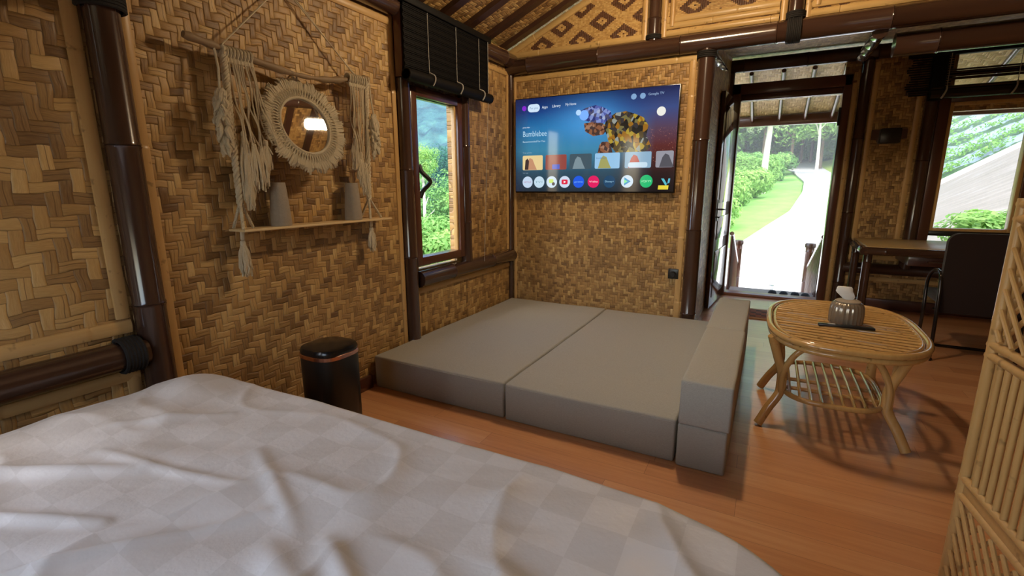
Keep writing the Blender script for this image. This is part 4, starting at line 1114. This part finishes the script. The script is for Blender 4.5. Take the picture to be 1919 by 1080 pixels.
def railing(x, xin, label):
    t = thing('stair_railing', label, 'railing', (x, 3.4, -.7), 'stair railings outside the door')
    build('newel_post', pole(MB(), (x, 4.12, -.72), (x, 4.12, .40), .058), M['brown2'], t)
    build('post_cap', MB().lathe([(.001,.40),(.070,.40),(.072,.44),(.064,.46),(.001,.47)], (x, 4.12, 0), 20), M['rafter'], t)
    z0, z1 = .72, .10
    build('handrail', MB().tube([(x, 2.35, z0), (x, 4.12, z1)], .026, 10), M['brown2'], t)
    for k in range(14):
        y = 2.42+k*.122; zt = z0+(z1-z0)*(y-2.35)/1.77; zb = -.05 if y < 2.75 else -.05-(y-2.75)*.45
        build('baluster', MB().tube([(x, y, zb), (x, y, zt)], .017, 8), M['brown2'], t)
    return t
railing(1.84, 0, 'brown stair railing outside the door, the one on the left')
railing(2.80, 0, 'brown stair railing outside the door, the one on the right')
stp = MB()
for k in range(4): stp.box((1.80, 2.75+k*.36, -.9), (2.84, 2.75+(k+1)*.36, -.14-k*.16))
struct('steps', stp, M['concrete'], smooth=False)['label'] = 'outdoor steps between the railings'
# slippers at the edge
def slipper(x, y, label, rz):
    m = MB().lathe([(.001,.0),(.045,.0),(.050,.012),(.046,.035),(.030,.055),(.001,.062)], (0,0,0), 20, sx=.95, sy=1.5)
    m2 = MB().lathe([(.001,-.012),(.052,-.012),(.053,.0),(.001,.001)], (0,0,0), 20, sx=.95, sy=1.6)
    t = thing('slipper', label, 'slipper', (x, y, -.008)); t.rotation_euler = (0,0,rz)
    m.v = [(v[0]+x, v[1]+y, v[2]-.008) for v in m.v]; m2.v = [(v[0]+x, v[1]+y, v[2]-.008) for v in m2.v]
    build('upper', m, M['rope_black'], t); build('sole', m2, M['black'], t)
for k, (x, lb) in enumerate(((2.345,'first black slipper from the left behind the door sill'), (2.465,'second black slipper from the left behind the door sill'), (2.585,'third black slipper from the left behind the door sill'), (2.69,'black slipper behind the sill nearest the right railing'))):
    slipper(x, 2.36-.02*(k % 2), lb, .1*(k-1.5))
# bollard light
bo = thing('bollard_light', 'small black and silver bollard light beyond the steps', 'lamp', (2.32, 4.9, -.75))
build('stem', MB().lathe([(.05,.0),(.05,.02),(.033,.03),(.033,.30)], (2.36,4.9,-.75), 20), M['black'], bo)
build('head', MB().lathe([(.040,.30),(.040,.38),(.044,.385),(.044,.40),(.001,.405)], (2.36,4.9,-.75), 20), M['steel'], bo)

# terrain in front of the house
def zt(x, y):
    D = y+4.16
    z = -.76 if D < 9.5 else -.76+.102*(D-9.5)
    if D > 46: z += (D-46)*.10
    return z
def road_l(y):
    D = y+4.16; P = [(0,-2.5),(9.4,-2.5),(11,.2),(13,1.35),(14.6,1.75),(17,2.25),(20,2.9),(26,3.5),(31,3.75),(38,3.3),(46,2.4),(60,1.2)]
    for (a, xa), (b, xb) in zip(P, P[1:]):
        if D <= b: return xa+(xb-xa)*(D-a)/(b-a)
    return P[-1][1]
def road_r(y):
    D = y+4.16; P = [(0,3.1),(9.5,3.3),(14,4.2),(22,5.6),(30,6.3),(36,5.6),(46,5.2),(60,4.0)]
    for (a, xa), (b, xb) in zip(P, P[1:]):
        if D <= b: return xa+(xb-xa)*(D-a)/(b-a)
    return P[-1][1]
def strip_mesh(fl, fr, y0, y1, n, dz=0, nx_=6):
    m = MB(); vs = []
    for j in range(n+1):
        y = y0+(y1-y0)*(j/n)**1.4; a, b = fl(y), fr(y)
        for i in range(nx_+1): x = a+(b-a)*i/nx_; vs.append((x, y, zt(x, y)+dz))
    m.add(vs, [(j*(nx_+1)+i, j*(nx_+1)+i+1, (j+1)*(nx_+1)+i+1, (j+1)*(nx_+1)+i) for j in range(n) for i in range(nx_)]); return m
struct('lawn', strip_mesh(lambda y: -5.5-max(0,(y-20)*.5), lambda y: 5.2+max(0,(y-20)*.3), 2.6, 48, 60, -.03, 40), M['grass'], smooth=True)['label'] = 'bright green grass bank beside the driveway'
rd = flat('driveway_concrete', (.60,.58,.55), .85, .8, .15, .1)
struct('driveway', strip_mesh(road_l, road_r, 2.8, 46, 90, .02), rd)['label'] = 'pale concrete driveway curving uphill'
kb = MB()
pts = [(road_l(y)-.02, y, zt(0, y)+.05) for y in [4.5+.5*k for k in range(72)]]
kb.tube(pts, .07, 6); struct('kerb', kb, M['concrete'])['label'] = 'low kerb along the left edge of the driveway'

def leaf_blob(n, rx, ry, rz, size, seed, lobes=7, fill=.55):
    rnd = random.Random(seed); m = MB(); C_ = []
    for k in range(lobes):
        a = rnd.uniform(0, 2*PI); q = math.sqrt(rnd.random())*.62; C_.append((q*math.cos(a)*rx, q*math.sin(a)*ry, rnd.uniform(-.3,.55)*rz, rnd.uniform(.35,.6)))
    vs = []; fs = []
    for k in range(n):
        c = rnd.choice(C_); d = Vector((rnd.gauss(0,1), rnd.gauss(0,1), rnd.gauss(0,1))).normalized(); q = rnd.uniform(fill, 1.0)
        p = Vector((c[0]+d.x*rx*c[3]*q, c[1]+d.y*ry*c[3]*q, c[2]+d.z*rz*c[3]*q))
        nrm = (d+Vector((rnd.uniform(-.7,.7), rnd.uniform(-.7,.7), rnd.uniform(-.2,.9)))).normalized(); t = nrm.orthogonal().normalized(); t.rotate(Matrix.Rotation(rnd.uniform(0, 2*PI), 3, nrm)); b_ = nrm.cross(t)
        s = size*rnd.uniform(.6, 1.3); o = len(vs)
        vs += [p-t*s, p+b_*s*.42+nrm*s*.12, p+t*s, p-b_*s*.42+nrm*s*.12]; fs.append((o, o+1, o+2, o+3))
    m.add(vs, fs); return m
LM = {'bright': leafmat('leaf_bright', (.18,.38,.09), (.42,.62,.20)), 'mid': leafmat('leaf_mid', (.11,.29,.07), (.32,.54,.17)), 'dark': leafmat('leaf_dark', (.02,.08,.02), (.08,.20,.05)),
      'pale': leafmat('leaf_pale', (.30,.40,.22), (.62,.66,.42)), 'blue': leafmat('leaf_blue_green', (.03,.11,.07), (.09,.24,.13))}
bark = flat('pale_bark', (.55,.50,.42), .9, 6, .3, .4); bark2 = flat('dark_bark', (.16,.11,.07), .9, 6, .3, .4)
ME = {}
def blob_mesh(key, n, rx, ry, rz, size, seed, mat, lobes=7):
    o = build('foliage', leaf_blob(n, rx, ry, rz, size, seed, lobes), mat, None, smooth=False); ME[key] = o.data; bpy.data.objects.remove(o)
blob_mesh('bushA', 2600, 1, 1, .8, .085, 1, LM['bright']); blob_mesh('bushB', 2600, 1, 1, .9, .10, 2, LM['mid'])
blob_mesh('crownA', 5200, 1, 1, .85, .050, 3, LM['mid'], 12); blob_mesh('crownB', 5200, 1, 1, .9, .048, 4, LM['dark'], 12); blob_mesh('crownC', 5200, 1, 1, 1.0, .048, 5, LM['bright'], 12)
blob_mesh('crownD', 5200, 1, 1, .9, .045, 6, LM['blue'], 12); blob_mesh('pale', 1500, 1, 1, 1.8, .07, 7, LM['pale'], 8)
def foliage(name, key, loc, sc, parent, rz=0):
    o = bpy.data.objects.new(name, ME[key]); COL.objects.link(o); o.location = loc; o.scale = sc if isinstance(sc, tuple) else (sc,)*3; o.rotation_euler = (0,0,rz)
    if parent is not None: o.parent = parent
    return o
def bush(x, y, z, s, key, label, group):
    o = foliage('bush', key, (x, y, z+s[2]*.55), s, None, random.uniform(0, 6)); tag(o, label, 'bush', group); return o
def tree(x, y, z, h, cr_, key, label, group, trunk=.18, bk=bark, lean=.0, ncr=1):
    t = thing('tree', label, 'tree', (x, y, z), group)
    pts = bez([(x, y, z-.3), (x+lean*.3, y, z+h*.35), (x+lean, y, z+h*.75), (x+lean*1.2, y, z+h)], 5)
    m = MB().tube(pts, [trunk*(1-.6*i/(len(pts)-1)) for i in range(len(pts))], 8)
    for k in range(5):
        a = k*1.3+x; zz = z+h*(.55+.08*k); m.tube([(x+lean*.8, y, zz), (x+lean+math.cos(a)*cr_*.5, y+math.sin(a)*cr_*.5, zz+cr_*.5)], [trunk*.35, trunk*.12], 6)
    build('trunk', m, bk, t)
    foliage('crown', key, (lean, 0, h), (cr_, cr_, cr_*.9), t, random.uniform(0, 6)); return t
rnd = random.Random(21)
G1 = 'bushes on the bank left of the driveway'
for k in range(60):
    y = 8.5+rnd.random()**1.1*20; x = road_l(y)-rnd.uniform(1.3, 5.0)-(y-8)*.02; s = rnd.uniform(.6, .95)*(1+(y-8)*.02)
    bush(x, y, zt(x, y)-.1, (s, s, s*rnd.uniform(.9, 1.3)), rnd.choice(['bushA','bushB','bushA']), 'leafy green bush on the grassy bank left of the driveway', G1)
# pale hanging tree and slim trees
t = tree(1.75, 22.0, zt(0,22)-.3, 5.4, 1.9, 'crownA', 'tall pale-trunked tree hung with dry strands beside the driveway', None, .17, bark, .12)
for (dx, dz_, s) in ((-.5, 3.9, .62), (.55, 4.0, .6), (.1, 4.6, .8), (-.9, 4.6, .5)): foliage('hanging_strands', 'pale', (dx, -.5, dz_-.2), (s*.8, s*.8, s*1.0), t)
tree(4.35, 29.5, zt(0,29.5)-.2, 4.6, 2.0, 'crownC', 'slim forked tree with pale trunk at the bend of the driveway', None, .10, bark, -.1)
tree(-.6, 20.0, zt(0,20), 5.5, 2.1, 'crownC', 'light green tree with a thin pale trunk left of the driveway', None, .10, bark, .1)
G2 = 'trees beyond the driveway'
for k in range(34):
    a = math.radians(-14+28*k/33); D = rnd.uniform(40, 56); x = 2.24+D*math.sin(a); y = -4.16+D*math.cos(a)
    h = rnd.uniform(3, 7); tree(x, y, zt(x, min(y, 46)), h, rnd.uniform(2.6, 4.2), rnd.choice(['crownA','crownC','crownC']), 'leafy tree in the wood beyond the driveway', G2, .12, bark2)
for k in range(16):
    a = math.radians(-12+26*k/15); D = rnd.uniform(60, 72); x = 2.24+D*math.sin(a); y = -4.16+D*math.cos(a)
    tree(x, y, 4+rnd.uniform(0, 5), rnd.uniform(3, 8), rnd.uniform(4.5, 6), rnd.choice(['crownA','crownC','crownA']), 'leafy tree in the wood beyond the driveway', G2, .2, bark2)
for k in range(12):
    y = 26+rnd.random()*14; x = rnd.uniform(3.9, 4.8) if k < 0 else road_l(y)-rnd.uniform(.8, 5)
    bush(x, y, zt(x, y), (1.2, 1.2, 1.1), rnd.choice(['bushA', 'bushB']), 'leafy green bush on the grassy bank left of the driveway', G1)
# green bank right of the driveway with a parked car
bk = MB(); vs = []
for j in range(31):
    y = 12+j*1.0
    for i in range(13):
        x = road_r(y)-.3+i*.6; vs.append((x, y, zt(x, y)+.0+.22*i*.6*min(1, (y-10)/8)))
bk.add(vs, [(j*13+i, j*13+i+1, (j+1)*13+i+1, (j+1)*13+i) for j in range(30) for i in range(12)])
struct('bank', bk, flat('bank_grass', (.34,.46,.08), .95, 1.5, .3, .6))['label'] = 'yellow-green bank right of the driveway'
car = thing('parked_car', 'small pale car parked far up the driveway bend', 'car', (5.55, 30.0, 2.05))
cx, cy, cz = 8.0, 42.5, 3.35
bm_ = MB().prism([(cx-1.8,cz+.25),(cx-1.75,cz+.75),(cx-1.0,cz+.85),(cx-.5,cz+1.3),(cx+.8,cz+1.3),(cx+1.5,cz+.8),(cx+1.8,cz+.7),(cx+1.8,cz+.25)], 1, cy-.8, cy+.8)
car.location = (cx, cy, cz)
build('body', bm_, flat('white_car_paint', (.7,.72,.75), .2, 3, .03, Coat_Weight=.6), car, smooth=False)
build('side_window', MB().prism([(cx-.85,cz+.87),(cx-.45,cz+1.22),(cx+.7,cz+1.22),(cx+1.2,cz+.85)], 1, cy-.81, cy+.81), M['blackm'], car, smooth=False)
for (wx, wy) in ((-1.1,-.75), (1.1,-.75), (-1.1,.75), (1.1,.75)):
    build('wheel', MB().tube([(cx+wx, cy+wy-.1, cz+.32), (cx+wx, cy+wy+.1, cz+.32)], .32, 18), M['rope_black'], car)

# view from the large window: sloping concrete apron and planted slope
def PA(az, D, z): a = math.radians(az); return (2.24+D*math.sin(a), -4.16+D*math.cos(a), z)
ap = MB(); vs = []; NA, ND = 20, 24
for j in range(ND+1):
    D = 8.3+(22-8.3)*j/ND
    for i in range(NA+1):
        az = 10.5+i*.9; ztop = 1.3+22*(.0115*(az-13.0)); zb = .10; q = (D-8.3)/(22-8.3); vs.append(PA(az, D, zb+(ztop-zb)*q**.95))
ap.add(vs, [(j*(NA+1)+i, j*(NA+1)+i+1, (j+1)*(NA+1)+i+1, (j+1)*(NA+1)+i) for j in range(ND) for i in range(NA)])
ct = NT('rough_paving'); P = ct.geo(); fx = ct.noise(ct.mapv(P, (.5, 3.0, 1)), 1.2, 5, .7); c = ct.ramp(fx, [(.25,(.13,.12,.09)), (.55,(.20,.18,.15)), (.8,(.27,.26,.24))])
ct.bsdf(c, .85, ct.bump(fx, .4, .02)); struct('paved_slope', ap, ct.mat)['label'] = 'weathered paved slope seen through the large window'
fd = MB(); vs = []
for j in range(25):
    D = 22+j*1.6
    for i in range(NA+1):
        az = 10.5+i*.9; ztop = 1.3+22*(.0115*(az-13.0)); vs.append(PA(az, D, ztop+.10+(D-22)*.42))
fd.add(vs, [(j*(NA+1)+i, j*(NA+1)+i+1, (j+1)*(NA+1)+i+1, (j+1)*(NA+1)+i) for j in range(24) for i in range(NA)])
fm_ = NT('mulched_beds'); P = fm_.geo(); x, y, z = fm_.sep(P); wv = fm_.M('SINE', fm_.M('MULTIPLY', fm_.M('ADD', fm_.M('MULTIPLY', x, .6), y), 4.2)); 
wn = fm_.M('ADD', fm_.M('MULTIPLY', wv, .5), fm_.M('MULTIPLY', fm_.noise(P, 2.6, 4), 2.2)); c = fm_.mix(fm_.M('GREATER_THAN', wn, .95), (.05,.11,.04), (.25,.31,.40)); fm_.bsdf(c, .5)
struct('planted_slope', fd, fm_.mat)['label'] = 'hillside beds under pale plastic mulch'
cp = MB(); rnd = random.Random(5); vs = []; fs = []
for k in range(1100):
    az = rnd.uniform(11.5, 21); D = 22.3+rnd.random()**1.5*16; ztop = 1.3+22*(.0115*(az-13.0)); p = Vector(PA(az, D, ztop+.10+(D-22)*.42+.12))
    if math.sin((p.x*.6+p.y)*4.2) > .75: continue
    for q in range(9):
        n_ = Vector((rnd.uniform(-1,1), rnd.uniform(-1,1), rnd.uniform(.2,1))).normalized(); t = n_.orthogonal().normalized(); b_ = n_.cross(t); s = rnd.uniform(.03,.07); o = len(vs)
        pp = p+Vector((rnd.uniform(-.14,.14), rnd.uniform(-.14,.14), rnd.uniform(0,.12))); vs += [pp-t*s, pp+b_*s*.5, pp+t*s, pp-b_*s*.5]; fs.append((o,o+1,o+2,o+3))
cp.add(vs, fs); o = build('vegetable_plants', cp, LM['mid'], None, smooth=False); tag(o, 'low leafy plants growing in the mulched hillside beds', 'plants', kind='stuff')
gp = MB(); pts = [PA(11+i*.5, 22, 1.3+22*(.0115*(11+i*.5-13.0))+.05) for i in range(30)]; gp.tube(pts, .10, 6); struct('slope_edge', gp, M['concrete'])['label'] = 'pale kerb between paved slope and planted beds'
p = PA(17.4, 9.0, .60); bush(p[0], p[1], p[2]-.3, (.80,.80,.55), 'bushA', 'round green bush seen low in the large window', None)

# view from the narrow window: near shrubs, misty wooded hillside
hl = MB(); vs = []; NH = 110
for j in range(61):
    D = 45+j*3.2
    for i in range(NH+1):
        az = -85+i*1.0; a = math.radians(az); z = -9+(D-45)*.62; q = Vector((2.24+D*math.sin(a), -4.16+D*math.cos(a), 0))
        z += 4.5*noise.noise(q*.045) + 2.6*abs(noise.noise(q*.16)) + 1.1*noise.noise(q*.5)
        vs.append((q.x, q.y, z))
hl.add(vs, [(j*(NH+1)+i, j*(NH+1)+i+1, (j+1)*(NH+1)+i+1, (j+1)*(NH+1)+i) for j in range(60) for i in range(NH)])
hm = NT('distant_forest'); P = hm.geo(); vn = hm.N('ShaderNodeTexVoronoi'); vn.inputs['Scale'].default_value = .35; hm.l.new(P, vn.inputs['Vector']); n1 = hm.noise(P, .9, 4, .7)
f = hm.M('ADD', hm.M('MULTIPLY', vn.outputs['Distance'], .5), hm.M('MULTIPLY', n1, .6)); c = hm.ramp(f, [(.25,(.10,.26,.16)), (.5,(.04,.13,.10)), (.75,(.010,.045,.04))])
hm.bsdf(c, .9, hm.bump(f, 1.0, 1.2)); struct('forest_hill', hl, hm.mat)['label'] = 'misty wooded hillside beyond the narrow window'
gl = MB(); vs = []
for j in range(21):
    for i in range(21):
        x = -46+i*2.28; y = -12+j*3.2; vs.append((x, y, -1.2-(-x)*.16-.0*y if x > -46 else -9))
gl.add(vs, [(j*21+i, j*21+i+1, (j+1)*21+i+1, (j+1)*21+i) for j in range(20) for i in range(20)])
struct('valley_ground', gl, flat('undergrowth', (.05,.13,.03), .95, 1.5, .4, .8))['label'] = 'green ground falling away beyond the narrow window'
G3 = 'shrubs below the narrow window'
rnd = random.Random(31)
for k in range(44):
    az = rnd.uniform(-44, -27); D = rnd.uniform(7.5, 14); a = math.radians(az); x = 2.24+D*math.sin(a); y = -4.16+D*math.cos(a); s = rnd.uniform(.55, .9)
    top = 1.3-D*rnd.uniform(.055, .14)
    if x > -1.0: continue
    bush(x, y, top-s*1.3, (s, s, s), rnd.choice(['bushB','bushB','bushA']), 'dense green shrub outside the narrow window', G3)
G4 = 'trees in the valley beyond the narrow window'
for k in range(22):
    az = -48+k*1.25+rnd.uniform(-.5,.5); D = rnd.uniform(20, 38); a = math.radians(az); x = 2.24+D*math.sin(a); y = -4.16+D*math.cos(a); s = rnd.uniform(1.6, 2.6); top = 1.3-D*rnd.uniform(-.10, .06)
    zg = -1.2+x*.16; h = max(1.5, top-s*.7-zg); tree(x, y, zg, h, s, rnd.choice(['crownD','crownA','crownD']), 'hazy green tree in the valley beyond the narrow window', G4, .15, bark2)
a = math.radians(-38.3); tree(2.24+15*math.sin(a), -4.16+15*math.cos(a), -2.6, 4.6, .62, 'crownC', 'slender light green tree rising in the narrow window', None, .07, bark)
a = math.radians(-33.6); tree(2.24+9*math.sin(a), -4.16+9*math.cos(a), -1.6, 2.6, .42, 'crownC', 'bright leafy sapling at the right side of the narrow window', None, .04, bark)
# morning mist in the valley
mv = NT('valley_mist'); ab = mv.N('ShaderNodeVolumePrincipled'); ab.inputs['Color'].default_value = (.42,.66,1.0,1); ab.inputs['Density'].default_value = .004; ab.inputs['Anisotropy'].default_value = .2
mv.l.new(ab.outputs[0], mv.out.inputs[1])
ms = MB().prism([(-180,-30),(-14,-30),(-8,0),(-14,150),(-180,150)], 2, -30, 90)
o = build('valley_mist', ms, mv.mat, None, smooth=True); tag(o, 'bluish mist hanging in the wooded valley outside the narrow window', 'mist', kind='stuff')

ff = NT('morning_haze'); ab = ff.N('ShaderNodeVolumePrincipled'); ab.inputs['Color'].default_value = (.93,.97,1.0,1); ab.inputs['Density'].default_value = .006; ab.inputs['Anisotropy'].default_value = .2
ff.l.new(ab.outputs[0], ff.out.inputs[1])
o = build('morning_haze', MB().prism([(-7,9),(24,9),(40,90),(-20,90)], 2, -6, 30), ff.mat); tag(o, 'pale bright haze over the driveway and wood beyond the door', 'haze', kind='stuff')
for k in range(26):
    x = -6+k*.62+rnd.uniform(-.4,.4); y = 43.5+rnd.uniform(-1.5, 2.5); q = rnd.uniform(1.6, 2.6)
    if 2.0 < x < 5.5 and y < 43.5: y = 44.5
    bush(x, y, zt(x, y)-.3, (q, q, q), rnd.choice(['bushA','bushB']), 'large bush at the foot of the wood beyond the driveway', 'bushes at the foot of the wood')
# ------------------------------------------------------------------ light
wd = bpy.data.worlds.new('sky'); S.world = wd; wd.use_nodes = True; nt = wd.node_tree
bg = nt.nodes['Background']; sk_ = nt.nodes.new('ShaderNodeTexSky'); sk_.sky_type = 'NISHITA'; sk_.sun_disc = False; sk_.sun_elevation = math.radians(50); sk_.sun_rotation = math.radians(200); sk_.air_density = 1.2; sk_.dust_density = 2.5
nt.links.new(sk_.outputs[0], bg.inputs[0]); bg.inputs[1].default_value = .9
sd = bpy.data.lights.new('sun', 'SUN'); sd.energy = 8.0; sd.angle = math.radians(3); sd.color = (1,.96,.88)
so = bpy.data.objects.new('sun', sd); COL.objects.link(so); so.rotation_euler = Vector((.52,.20,.83)).to_track_quat('Z', 'Y').to_euler()

S.view_settings.view_transform = 'Standard'; S.view_settings.look = 'None'; S.view_settings.exposure = 0.0; S.view_settings.gamma = 1.0
